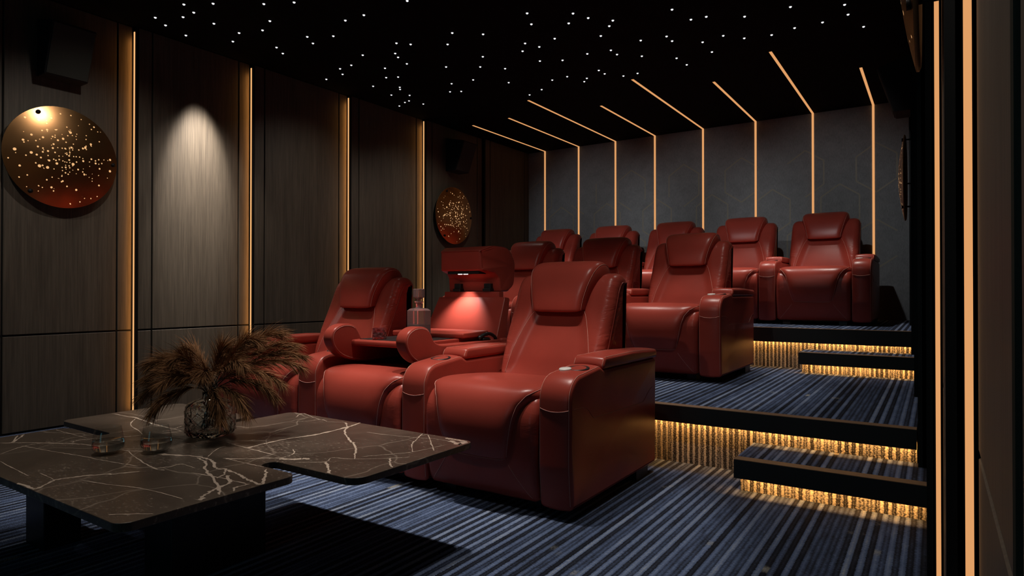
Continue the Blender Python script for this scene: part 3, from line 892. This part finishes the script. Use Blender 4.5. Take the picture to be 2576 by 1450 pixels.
# ------------------------------------------------------------------ middle front seat folded into a console
cxm = r1x - PIT
con = empty('console_seat', (cxm, r1y, 0))
tag(con, 'middle front seat with its back folded down as a drinks table and reading lamp raised', 'recliner', 'front row of red recliners')
build_seat(con)
build_arm(con, AX, 0)
EAR = [(0.80, 0.525), (0.55, 0.515), (0.30, 0.512), (0.20, 0.522), (0.115, 0.547), (0.060, 0.588), (0.035, 0.640), (0.047, 0.684), (0.088, 0.710), (0.138, 0.717), (0.186, 0.706), (0.214, 0.676), (0.236, 0.642), (0.275, 0.624), (0.36, 0.618), (0.60, 0.617), (0.80, 0.617)]
for sx in (-1, 1):
    e = rprism('folded_bolster', catmull(EAR, 5), 0.034, 0.010, M_leather, con, nseg=4, nm=4, cx=sx*0.2525)
    pr = ccw(catmull(EAR, 5)); nr = normals(pr)
    s = MB()
    pts = [(cxp, p, q) for (cxp, p, q) in [(sx*0.2525 + 0.0335, pr[i][0] - nr[i][0]*0.010, pr[i][1] - nr[i][1]*0.010) for i in range(len(pr)) if pr[i][0] < 0.25 and (nr[i][0] < 0.0 or pr[i][0] < 0.2)]]
    pts.sort(key=lambda p: math.atan2(p[2]-0.60, p[1]-0.30) % (2*PI))
    s.tube(pts, THR, 5)
    s.build('stitching', M_thread, e)
tray = rprism('drinks_tray', round_poly([(0.165, 0.603, 0.010), (0.165, 0.634, 0.012), (0.79, 0.634, 0.008), (0.79, 0.603, 0.005)]), 0.222, 0.004, M_leather, con, nseg=3, nm=2)
b = MB(); b.box(-0.195, 0.195, 0.200, 0.50, 0.6335, 0.6365)
bevel(b.build('tray_inlay', M_rubber, tray, smooth=False), 0.001, 1)
rprism('tray_flap', round_poly([(0.505, 0.637, 0.006), (0.500, 0.664, 0.009), (0.730, 0.668, 0.008), (0.735, 0.637, 0.005)]), 0.255, 0.006, M_leather, tray, nseg=3, nm=3)
# upright panel that stays behind the folded back
def uw(y, z): return 1.0 - 0.09*max(0, (z-0.60)/0.25)
up = rprism('upright_panel', round_poly([(0.765, 0.40, 0.01), (0.782, 0.62, 0.4), (0.903, 0.852, 0.006), (0.955, 0.846, 0.01), (0.872, 0.60, 0.3), (0.86, 0.40, 0.01)]), 0.272, 0.006, M_leather, con, nseg=3, nm=6, wfun=uw)
s = MB()
s.tube([(0.2705*uw(0, z), 0.782 + (z-0.62)*0.5215 + 0.004, z) for z in [0.60 + 0.24*k/10 for k in range(11)]], THR, 5)
s.build('stitching', M_thread, up)
rprism('panel_tab', round_poly([(0.903, 0.835, 0.002), (0.905, 0.884, 0.005), (0.950, 0.884, 0.005), (0.950, 0.835, 0.002)]), 0.205, 0.004, M_leather, up, nseg=2, nm=2)
rprism('rear_shell', round_poly([(0.80, 0.055, 0.01), (0.872, 0.055, 0.01), (0.880, 0.62, 0.01), (0.82, 0.62, 0.01)]), 0.284, 0.012, M_leather, con, nseg=3, nm=2)
# raised head cushion housing the reading lamp
HB = round_poly([(0.806, 1.008, 0.012), (0.800, 1.122, 0.010), (0.880, 1.152, 0.10), (0.985, 1.148, 0.10), (1.075, 1.075, 0.09), (1.062, 0.925, 0.06), (0.995, 0.884, 0.03), (0.936, 0.884, 0.010), (0.926, 0.965, 0.02), (0.895, 0.992, 0.02)], maxlen=0.02)
def hbw(y, z):
    k = min(1, max(0, (y-0.80)/0.20)); k = math.sqrt(k)*0.75 + 0.25*k
    return (0.143 + 0.066*k)/0.209
hb = rprism('head_cushion', HB, 0.209, 0.012, M_leather, con, nseg=4, nm=10, wfun=hbw)
s = MB()
pr = [p for p in HB if p[1] > 1.10]
pr.sort()
for sx in (-1, 1):
    s.tube([(sx*0.205*hbw(p[0], p[1]), p[0], p[1]-0.003) for p in pr if p[0] < 1.06], 0.0022, 6)
s.tube([(-0.135 + 0.27*k/10, 0.7995, 1.119) for k in range(11)], 0.0022, 6)
s.build('piping', M_piping, hb)
b = MB(); b.box(-0.115, 0.115, 0.826, 0.905, 0.988, 1.004)
lp = b.build('reading_lamp', M_rubber, hb, smooth=False)
b = MB()
for (x, y) in ((-0.030, 0.838), (0.004, 0.848)):
    b.box(x-0.012, x+0.012, y-0.006, y+0.006, 0.9855, 0.9885)
b.build('led_pair', M_lamp, lp, smooth=False)
for x in (-0.105, 0.118):
    b = MB(); b.box(x-0.024, x+0.024, 0.905, 0.932, 0.900, 0.932); b.box(x-0.028, x+0.028, 0.896, 0.935, 0.884, 0.902)
    bevel(b.build('hinge', M_rubber, con, smooth=False), 0.003, 2)
# black fold-out arms at the tray's rear corners
for sx in (-1, 1):
    b = MB(); x = sx*0.263
    b.tube(catmull([(x, 0.63, 0.632), (x, 0.68, 0.648), (x, 0.73, 0.650), (x, 0.775, 0.632), (x, 0.79, 0.610)], 5), 0.010, 8)
    b.tube(catmull([(x, 0.66, 0.622), (x, 0.71, 0.622), (x, 0.745, 0.600)], 5), 0.010, 8)
    b.build('tray_bracket', M_rubber, con)

# ------------------------------------------------------------------ marble table
TZ = 0.36
OUT = [(-2.79, 0.70, .05), (-1.517, 0.70, .035), (-1.517, 1.178, .035), (-1.700, 1.178, .024), (-1.700, 1.232, .024), (-1.340, 1.232, .05), (-1.340, 1.780, .035), (-2.335, 1.780, .035),
       (-2.335, 1.44, .024), (-2.388, 1.44, .024), (-2.388, 1.63, .035), (-2.955, 1.63, .035), (-2.955, 1.142, .035), (-2.53, 1.142, .02), (-2.53, 1.100, .02), (-2.79, 1.100, .05)]
tab = empty('coffee_table', (-2.15, 1.2, 0))
tag(tab, 'low stepped coffee table with a brown veined marble top in front of the recliners', 'table')
TL = Vector((-2.15, 1.2, 0))
pts = ccw(round_poly(OUT, seg=8, maxlen=0.4))
bm = bmesh.new()
vs = [bm.verts.new((p[0]-TL.x, p[1]-TL.y, TZ)) for p in pts]
fc = bm.faces.new(vs)
ex = bmesh.ops.extrude_face_region(bm, geom=[fc])
bmesh.ops.translate(bm, verts=[e for e in ex['geom'] if isinstance(e, bmesh.types.BMVert)], vec=(0, 0, -0.021))
bmesh.ops.recalc_face_normals(bm, faces=bm.faces)
me = bpy.data.meshes.new('tabletop'); bm.to_mesh(me); bm.free()
me.materials.append(M_marble)
top = link(bpy.data.objects.new('tabletop', me), tab); bevel(top, 0.0015, 2, 50)
# ragged pale veins as an inlay of the marble
VEINS = [(0.006,[(-2.688,0.856),(-2.576,0.934),(-2.462,0.991),(-2.42,1.009),(-2.374,1.016)]),(0.006,[(-2.374,1.016),(-2.229,1.04),(-2.158,1.069),(-2.077,1.079),(-1.994,1.111)]),(0.008,[(-2.089,1.081),(-1.957,1.129),(-1.91,1.132),(-1.859,1.127),(-1.781,1.09),(-1.74,1.092),(-1.67,1.089),(-1.619,1.076),(-1.584,1.069),(-1.524,1.065),(-1.575,1.113),(-1.642,1.165)]),(0.005,[(-2.475,1.066),(-2.434,1.134),(-2.401,1.189),(-2.374,1.246),(-2.346,1.303)]),(0.006,[(-2.938,1.326),(-2.77,1.337),(-2.643,1.325),(-2.594,1.318),(-2.499,1.312),(-2.419,1.309),(-2.347,1.306)]),(0.004,[(-2.738,1.325),(-2.67,1.277),(-2.6,1.245),(-2.497,1.221),(-2.417,1.195)]),(0.012,[(-1.915,1.285),(-1.921,1.348),(-1.918,1.442),(-1.888,1.537),(-1.887,1.642),(-1.895,1.724),(-1.911,1.783)]),(0.007,[(-1.964,1.751),(-1.894,1.699),(-1.824,1.626),(-1.709,1.549),(-1.661,1.521),(-1.596,1.469),(-1.512,1.387)]),(0.004,[(-1.861,1.163),(-1.795,1.198),(-1.718,1.266),(-1.723,1.322),(-1.775,1.359)]),(0.018,[(-1.708,1.259),(-1.665,1.277),(-1.649,1.299),(-1.627,1.307)]),(0.003,[(-1.631,1.259),(-1.561,1.314),(-1.58,1.358),(-1.511,1.384),(-1.429,1.45),(-1.382,1.498)]),(0.007,[(-1.554,1.311),(-1.498,1.272),(-1.447,1.235)]),(0.006,[(-1.423,1.454),(-1.382,1.409),(-1.345,1.381)]),(0.003,[(-1.513,1.419),(-1.474,1.47),(-1.42,1.55),(-1.392,1.69)]),(0.022,[(-1.42,1.742),(-1.382,1.726),(-1.358,1.722),(-1.364,1.755)]),(0.014,[(-1.457,1.763),(-1.417,1.764),(-1.359,1.762)]),(0.0025,[(-1.764,1.677),(-1.687,1.682),(-1.546,1.711),(-1.493,1.73),(-1.414,1.735)]),(0.004,[(-1.572,1.77),(-1.528,1.691),(-1.495,1.631),(-1.419,1.551)]),(0.004,[(-1.542,1.768),(-1.44,1.668),(-1.371,1.6)]),(0.003,[(-2.15,1.632),(-2.112,1.685),(-2.093,1.739),(-2.03,1.726),(-1.968,1.754)]),(0.003,[(-2.218,1.713),(-2.263,1.782),(-2.159,1.752),(-2.088,1.734)]),(0.008,[(-2.085,0.703),(-1.997,0.706),(-1.981,0.711),(-2.008,0.742),(-2.03,0.772),(-2.023,0.803),(-2.004,0.842),(-1.958,0.894),(-1.925,0.947)]),(0.003,[(-2.583,0.88),(-2.387,0.908),(-2.262,0.93),(-2.125,0.947),(-1.984,0.97)]),(0.003,[(-1.974,0.809),(-1.841,0.84),(-1.774,0.861),(-1.673,0.875),(-1.577,0.879)]),(0.004,[(-1.612,0.721),(-1.576,0.75),(-1.526,0.783)]),(0.008,[(-1.935,1.125),(-1.853,1.104),(-1.787,1.061),(-1.693,1.027),(-1.598,0.988),(-1.53,0.946)]),(0.01,[(-1.529,0.897),(-1.561,0.925),(-1.59,0.979),(-1.607,1.024),(-1.674,1.063)]),(0.006,[(-1.675,1.031),(-1.695,1.064),(-1.73,1.09)]),(0.004,[(-1.787,1.019),(-1.693,1.035),(-1.603,1.042),(-1.545,1.043)]),(0.006,[(-1.529,0.986),(-1.554,1.01),(-1.551,1.047)]),(0.004,[(-2.501,0.797),(-2.549,0.855),(-2.57,0.908),(-2.567,0.931)]),(0.006,[(-2.656,0.881),(-2.712,0.917),(-2.771,0.954)]),(0.004,[(-2.653,0.877),(-2.773,0.937)]),(0.003,[(-1.915,1.148),(-1.986,1.223),(-2.001,1.29),(-2.002,1.409),(-2.045,1.525)]),(0.004,[(-2.142,1.304),(-2.001,1.29),(-1.91,1.284),(-1.747,1.278)]),(0.003,[(-2.773,1.054),(-2.656,1.054),(-2.518,1.057)]),(0.004,[(-2.197,1.043),(-2.066,1.01),(-1.916,0.985),(-1.875,0.991)]),(0.003,[(-1.916,0.985),(-1.904,1.023),(-1.901,1.059)]),(0.003,[(-1.856,1.167),(-1.757,1.168),(-1.664,1.172)]),(0.004,[(-1.843,1.161),(-1.785,1.205),(-1.744,1.252)]),(0.003,[(-1.925,0.977),(-1.897,1.013),(-1.904,1.052),(-1.825,1.053)]),(0.003,[(-2.391,0.762),(-2.223,0.752),(-2.136,0.747)]),(0.003,[(-2.145,0.776),(-2.03,0.772)]),(0.005,[(-2.487,0.994),(-2.508,1.031),(-2.481,1.075)]),(0.004,[(-2.342,1.22),(-2.288,1.223),(-2.249,1.233),(-2.221,1.235)]),(0.004,[(-2.406,1.263),(-2.407,1.299),(-2.438,1.353)])]
vb = MB()
rv = random.Random(11)
for vi, (w, P) in enumerate(VEINS):
    Q = catmull([(x, y) for x, y in P], 8)
    # jitter
    R_ = []
    for i, q in enumerate(Q):
        R_.append(Vector((q[0] + rv.gauss(0, w*(0.22 if w < 0.012 else 0.06)), q[1] + rv.gauss(0, w*(0.22 if w < 0.012 else 0.06)))))
    ph = rv.random()*9; L_ = []
    for i in range(len(R_)):
        t = (R_[min(i+1, len(R_)-1)] - R_[max(i-1, 0)]); t = t.normalized() if t.length > 1e-6 else Vector((1, 0))
        n = Vector((-t.y, t.x)); ww = w * (0.72 + 0.30*math.sin(i*0.7+ph)*math.sin(i*0.23) + 0.35*rv.random())
        if i in (0, len(R_)-1): ww *= 0.3
        a = R_[i] + n*ww*0.5*(0.6+0.8*rv.random()); c = R_[i] - n*ww*0.5*(0.6+0.8*rv.random())
        L_ += [(a.x-TL.x, a.y-TL.y, TZ+0.0002+vi*0.000012), (c.x-TL.x, c.y-TL.y, TZ+0.0002+vi*0.000012)]
    f = [(2*i, 2*i+1, 2*i+3, 2*i+2) for i in range(len(R_)-1)]
    vb.add(L_, f)
vb.build('marble_veins', M_vein, top, smooth=False)
for (x0, x1, y0, y1) in ((-2.67, -2.52, 0.925, 1.04), (-2.05, -1.89, 1.02, 1.34), (-2.85, -2.70, 1.30, 1.45)):
    b = MB(); b.box(x0-TL.x, x1-TL.x, y0-TL.y, y1-TL.y, 0, TZ-0.021)
    bevel(b.build('leg', M_blackm, tab, smooth=False), 0.004, 2)

# stemless glasses
gp = MB()
outer = [(0.0001, 0.0), (0.026, 0.0), (0.038, 0.006), (0.0455, 0.018), (0.047, 0.030), (0.0445, 0.050), (0.040, 0.070), (0.0365, 0.086)]
inner = [(0.0353, 0.086), (0.0387, 0.070), (0.0432, 0.050), (0.0455, 0.030), (0.043, 0.018), (0.034, 0.010), (0.0001, 0.008)]
gp.lathe(outer + inner, n=48)
g1 = gp.build('tumbler', M_glass); fix_normals(g1)
lq = MB()
lq.lathe([(0.0001, 0.0085), (0.0335, 0.0105), (0.0424, 0.0183), (0.0449, 0.030), (0.0437, 0.042), (0.0001, 0.042)], n=48)
dr = lq.build('drink', M_water, g1); fix_normals(dr)
g1.location = (-2.226, 0.995, TZ + 0.0006)
tag(g1, 'clear stemless glass on the marble table, the left of the pair', 'glass', 'clear stemless glasses on the marble table')
g2 = dup(g1); g2.location = (-2.119, 1.092, TZ + 0.0006); g2.rotation_euler.z = 1.0
tag(g2, 'clear stemless glass on the marble table, nearest the cut glass vase', 'glass', 'clear stemless glasses on the marble table')

# vase with dried plumes
VX, VY = -2.196, 1.325
vz = MB()
op = [(0.0001, 0.0), (0.060, 0.0), (0.078, 0.008), (0.084, 0.020), (0.0845, 0.060), (0.0845, 0.092), (0.083, 0.108), (0.074, 0.120), (0.050, 0.130), (0.030, 0.136), (0.0265, 0.142), (0.0275, 0.156), (0.0275, 0.160)]
ip = [(0.0245, 0.160), (0.0235, 0.142), (0.027, 0.134), (0.048, 0.126), (0.071, 0.115), (0.0785, 0.106), (0.0795, 0.092), (0.0795, 0.030), (0.072, 0.016), (0.0001, 0.013)]
def cut(r, z, th):
    if r > 0.083 and 0.015 < z < 0.10: return r
    return r
vz.lathe(op + ip, n=72)
# raised diamond lattice moulded on the body
for sgn in (1, -1):
    for k in range(12):
        vz.tube([(0.0848*math.cos(2*PI*k/12 + sgn*q*1.05), 0.0848*math.sin(2*PI*k/12 + sgn*q*1.05), 0.016 + 0.078*q) for q in [j/12 for j in range(13)]], 0.0014, 5)
va = vz.build('vase', M_vase)
va.location = (VX, VY, TZ + 0.0006)
tag(va, 'squat cut glass vase with a short neck on the marble table', 'vase')
yaw = 0.586775875
RV = Vector((math.cos(yaw), math.sin(yaw), 0)); FV = Vector((-math.sin(yaw), math.cos(yaw), 0))
rp = random.Random(21)
TIPS = [(-0.215, 0.630, 0.06), (-0.225, 0.595, -0.02), (-0.19, 0.545, -0.10), (-0.135, 0.695, 0.08), (-0.15, 0.485, -0.12), (-0.165, 0.660, -0.10), (-0.06, 0.680, -0.12), (0.04, 0.700, 0.02), (0.12, 0.725, 0.08),
        (0.245, 0.755, 0.04), (0.265, 0.705, 0.12), (0.325, 0.632, 0.02), (0.295, 0.590, -0.10), (0.25, 0.530, -0.04), (0.19, 0.490, -0.14), (0.115, 0.475, -0.17), (-0.02, 0.655, 0.16), (0.17, 0.655, -0.13), (0.055, 0.620, -0.17), (-0.09, 0.600, -0.16), (0.185, 0.735, -0.05), (-0.225, 0.640, 0.10), (0.31, 0.665, 0.08)]
NH = 620
for ti, (rx, rz, rd) in enumerate(TIPS):
    root = Vector((VX + rp.uniform(-.012, .012), VY + rp.uniform(-.012, .012), TZ + 0.030))
    foot = root + Vector((rp.uniform(-.04, .04), rp.uniform(-.04, .04), 0))
    neck = Vector((VX + rp.uniform(-.014, .014), VY + rp.uniform(-.014, .014), TZ + 0.150))
    tip = Vector((VX, VY, 0)) + RV*rx + FV*rd + Vector((0, 0, rz - 0.028))
    mid = neck.lerp(tip, 0.50) + Vector((0, 0, 0.030 + 0.03*abs(rx)/0.3))
    sp = catmull([tuple(foot), tuple(neck), tuple(neck.lerp(mid, 0.5) + Vector((0, 0, 0.02))), tuple(mid), tuple(mid.lerp(tip, 0.55) + Vector((0, 0, 0.018))), tuple(tip)], 8)
    s = MB()
    org = Vector((VX, VY, TZ))
    s.tube([tuple(Vector(p)-org) for p in sp], lambda t: 0.0022*(1-0.75*t) + 0.0003, 6)
    st = s.build('pampas_stem', M_stem)
    st.location = org
    lab = 'dried brown pampas plume fanning out of the cut glass vase'
    tag(st, lab, 'dried plume', 'dried pampas plumes in the vase')
    hv = []; hf = []
    n = len(sp)
    for h in range(NH):
        u = 0.36 + 0.64*(rp.random()**0.85)
        i = min(n-2, int(u*(n-1))); fr = u*(n-1) - i
        p = Vector(sp[i]).lerp(Vector(sp[i+1]), fr)
        tg = (Vector(sp[min(i+2, n-1)]) - Vector(sp[max(0, i-1)])).normalized()
        rd_ = Vector((rp.gauss(0, 1), rp.gauss(0, 1), rp.gauss(0, 0.8))); rd_ -= tg*rd_.dot(tg); rd_.normalize()
        ln = (0.052 + 0.05*rp.random()) * (1.15 - 0.55*abs(u-0.66)/0.34)
        d = (tg*1.0 + rd_*(0.30 + 0.40*rp.random())).normalized()
        sd = d.cross(Vector((rp.gauss(0, 1), rp.gauss(0, 1), rp.gauss(0, 1)))).normalized()
        wd = 0.0005 + 0.0004*rp.random()
        b0 = len(hv); q = p.copy()
        for k in range(4):
            ww = wd * (1.0 if k < 2 else (0.7 if k == 2 else 0.08))
            hv += [tuple(q + sd*ww - org), tuple(q - sd*ww - org)]
            d = (d + Vector((0, 0, -0.27)) * (0.45 + 0.9*k/3)).normalized()
            q = q + d*(ln/3)
        for k in range(3):
            hf.append((b0+2*k, b0+2*k+1, b0+2*k+3, b0+2*k+2))
    mesh_obj('plume', hv, hf, M_plume, st, False)

# things on the drinks tray
ty = 0.6372
TRX, TRY = cxm, r1y
def sqglass(name, hw, h, t, rot, loc, liquid):
    """square cut tumbler"""
    def ring(w, z, r): return [(p[0], p[1], z) for p in round_poly([(-w, -w, r), (w, -w, r), (w, w, r), (-w, w, r)], seg=3, maxlen=9)]
    secs = [ring(hw*0.96, 0, 0.006), ring(hw, 0.006, 0.007), ring(hw, h, 0.007), ring(hw-t, h, 0.006), ring(hw-t, 0.012, 0.005)]
    v = []; f = []; n = len(secs[0])
    for s_ in secs: v += s_
    for i in range(len(secs)-1):
        for k in range(n): f.append((i*n+k, i*n+(k+1) % n, (i+1)*n+(k+1) % n, (i+1)*n+k))
    f.append(tuple(range(n-1, -1, -1))); f.append(tuple((len(secs)-1)*n+k for k in range(n)))
    o = mesh_obj(name, v, f, M_whisky, None, False); fix_normals(o)
    o.location = loc; o.rotation_euler.z = rot
    w = hw - t - 0.0004
    lq = [(p[0], p[1], z) for z in (0.0125, liquid) for p in round_poly([(-w, -w, .005), (w, -w, .005), (w, w, .005), (-w, w, .005)], seg=3, maxlen=9)]
    m = len(lq)//2
    q = [(k, (k+1) % m, m+(k+1) % m, m+k) for k in range(m)] + [tuple(range(m-1, -1, -1)), tuple(range(m, 2*m))]
    l = mesh_obj('drink', lq, q, M_liq, o, False); fix_normals(l)
    return o
M_liq = plain('red_drink', (0.16, 0.018, 0.022), 0.25)
t1 = sqglass('cut_tumbler', 0.031, 0.058, 0.004, 0.52, (-2.402, 2.373, ty), 0.036)
tag(t1, 'square tumbler of red drink standing on the left of the drinks tray', 'glass', 'square tumblers on the drinks tray')
t2 = sqglass('cut_tumbler', 0.031, 0.058, 0.004, 0.52, (-2.215, 2.452, ty), 0.034)
tag(t2, 'square tumbler of red drink in front of the decanter, half behind the bolster', 'glass', 'square tumblers on the drinks tray')
dec = empty('decanter', (-2.285, 2.545, ty)); dec.rotation_euler = (0, 0, 0.62 + PI/4)
tag(dec, 'square frosted glass decanter with a faceted block stopper on the drinks tray', 'decanter')
def sq(w, z, r): return [(p[0], p[1], z) for p in round_poly([(-w, -w, r), (w, -w, r), (w, w, r), (-w, w, r)], seg=3, maxlen=9)]
def loft(name, secs, m, parent):
    v = []; f = []; n = len(secs[0])
    for s_ in secs: v += s_
    for i in range(len(secs)-1):
        for k in range(n): f.append((i*n+k, i*n+(k+1) % n, (i+1)*n+(k+1) % n, (i+1)*n+k))
    f.append(tuple(range(n-1, -1, -1))); f.append(tuple((len(secs)-1)*n+k for k in range(n)))
    o = mesh_obj(name, v, f, m, parent, False); fix_normals(o); return o
def circ(r, z): return [(r*math.cos(2*PI*(k+0.5)/16 - 3*PI/4), r*math.sin(2*PI*(k+0.5)/16 - 3*PI/4), z) for k in range(16)]
loft('bottle', [sq(0.042, 0, .006), sq(0.046, 0.004, .007), sq(0.046, 0.075, .007), sq(0.0455, 0.078, .007), sq(0.046, 0.081, .007), sq(0.046, 0.146, .007), sq(0.036, 0.156, .010), circ(0.019, 0.160), circ(0.0165, 0.172), circ(0.017, 0.182), circ(0.024, 0.190), circ(0.024, 0.194), circ(0.015, 0.197)], M_crystal, dec)
loft('liquor', [sq(0.0405, 0.006, .005), sq(0.0425, 0.010, .006), sq(0.0425, 0.070, .006), sq(0.0420, 0.071, .006)], M_liq, dec)
loft('stopper', [circ(0.010, 0.1975), circ(0.011, 0.206), sq(0.019, 0.214, .003), sq(0.0225, 0.218, .003), sq(0.0225, 0.258, .003), sq(0.020, 0.261, .003)], M_crystal, dec)

# ------------------------------------------------------------------ camera and light
cam = bpy.data.cameras.new('camera'); co = bpy.data.objects.new('camera', cam); COL.objects.link(co)
co.location = (0, 0, 0.88)
co.rotation_euler = (PI/2 + 0.00667629487, 0, 0.586775875)
cam.sensor_fit = 'HORIZONTAL'; cam.sensor_width = 36.0; cam.lens = 1604.109/2576*36.0
cam.clip_start = 0.02; cam.clip_end = 60
SC.camera = co

def spot(name, loc, aim, power, angle, blend=0.5, col=(1.0, 0.93, 0.85), r=0.03):
    l = bpy.data.lights.new(name, 'SPOT'); l.energy = power; l.spot_size = math.radians(angle); l.spot_blend = blend
    l.color = col; l.shadow_soft_size = r
    o = bpy.data.objects.new(name, l); COL.objects.link(o); o.location = loc
    d = Vector(aim) - Vector(loc); o.rotation_euler = d.to_track_quat('-Z', 'Y').to_euler()
    return o
def area(name, loc, aim, power, sx, sy, col=(1, 1, 1)):
    l = bpy.data.lights.new(name, 'AREA'); l.energy = power; l.shape = 'RECTANGLE'; l.size = sx; l.size_y = sy; l.color = col
    o = bpy.data.objects.new(name, l); COL.objects.link(o); o.location = loc
    d = Vector(aim) - Vector(loc); o.rotation_euler = d.to_track_quat('-Z', 'Y').to_euler()
    return o
STEPW = 2.3
WARM = (1.0, 0.92, 0.84)
# wall washer on the second left panel
spot('downlight', (-4.38, 2.735, 2.74), (-4.72, 2.735, 1.80), 420, 36, 1.0, WARM)
spot('downlight', (-4.38, 2.735, 2.74), (-4.45, 2.735, 0.0), 40, 70, 0.6, WARM)
# ceiling downlights straight over the seats
for x in (-1.60, -2.32, -3.05):
    spot('downlight', (x, 2.05, 2.74), (x, 2.05, 0.0), 112, 46, 0.35, WARM)
for x in (-1.58, -2.30, -3.03):
    spot('downlight', (x, 4.00, 2.74), (x, 4.00, 0.0), 72, 52, 0.4, WARM)
for x in (-0.87, -1.60, -2.32, -3.05, -3.78):
    spot('downlight', (x, 5.78, 2.74), (x, 5.78, 0.6), 66, 62, 0.5, WARM)
# unseen fill spots added for front and middle headrests; spots towards the back wall
for x in (-1.6, -2.9):
    spot('headrest_fill', (x, -0.9, 2.72), (x, 2.9, 1.05), 50, 26, 0.9, WARM)
    spot('headrest_fill', (x, 1.1, 2.72), (x, 4.85, 1.40), 22, 24, 0.9, WARM)
for x in (-0.95, -2.3, -3.6):
    spot('wall_light', (x, 3.2, 2.74), (x, 7.3, 1.50), 76, 38, 0.9, (0.97, 0.98, 1.0))
# over the table and the aisle
spot('downlight', (-2.2, 1.0, 2.74), (-2.2, 1.0, 0.0), 66, 66, 0.9, WARM)
spot('downlight', (-1.17, 2.10, 2.74), (-0.95, 2.10, 0.0), 55, 112, 1.0, WARM)
spot('downlight', (-1.16, 4.10, 2.74), (-0.90, 4.10, 0.0), 40, 90, 1.0, WARM)
# along the panelled walls
for y, pw in ((0.7, 42), (1.9, 32), (3.7, 26), (5.0, 25)):
    spot('downlight', (-3.6, y, 2.74), (-4.6, y + 0.1, 0.2), pw, 110, 1.0, WARM)
spot('downlight', (-0.45, 0.85, 2.74), (0.05, 1.0, 1.35), 50, 70, 1.0, WARM)
# led lines under the step nosings, shining down and back on the risers
for (xa, xb, y, z) in STEPLED:
    area('step_glow', ((xa+xb)/2, y, z), ((xa+xb)/2, y + 0.45, z - 1.0), STEPW*(xb - xa), xb - xa, 0.012, (1.0, 0.43, 0.105))
# led lines spilling on the panels beside them
for (px, y, zt) in GLOW:
    area('led_glow', (px + 0.030, y - 0.008, zt/2), (px + 0.030 - 0.8, y - 0.008 - 0.6, zt/2), 1.1, 0.010, zt - 0.1, (1.0, 0.42, 0.10))
# the reading lamp in the raised head cushion
spot('reading_light', (cxm - 0.012, r1y + 0.838, 0.980), (cxm - 0.012, r1y + 0.825, 0.70), 15.0, 84, 0.95, (1.0, 0.95, 0.9), r=0.008)

w = bpy.data.worlds.new('room_air'); SC.world = w; w.use_nodes = True
w.node_tree.nodes['Background'].inputs[0].default_value = (1.0, 0.9, 0.8, 1); w.node_tree.nodes['Background'].inputs[1].default_value = 0.0
SC.view_settings.view_transform = 'Standard'; SC.view_settings.look = 'None'
SC.view_settings.exposure = 0.0; SC.view_settings.gamma = 1.0
SC.cycles.max_bounces = 10; SC.cycles.diffuse_bounces = 4; SC.cycles.glossy_bounces = 4; SC.cycles.transmission_bounces = 8
SC.cycles.caustics_reflective = False; SC.cycles.caustics_refractive = False
SC.cycles.sample_clamp_indirect = 4.0
SC.cycles.use_denoising = True
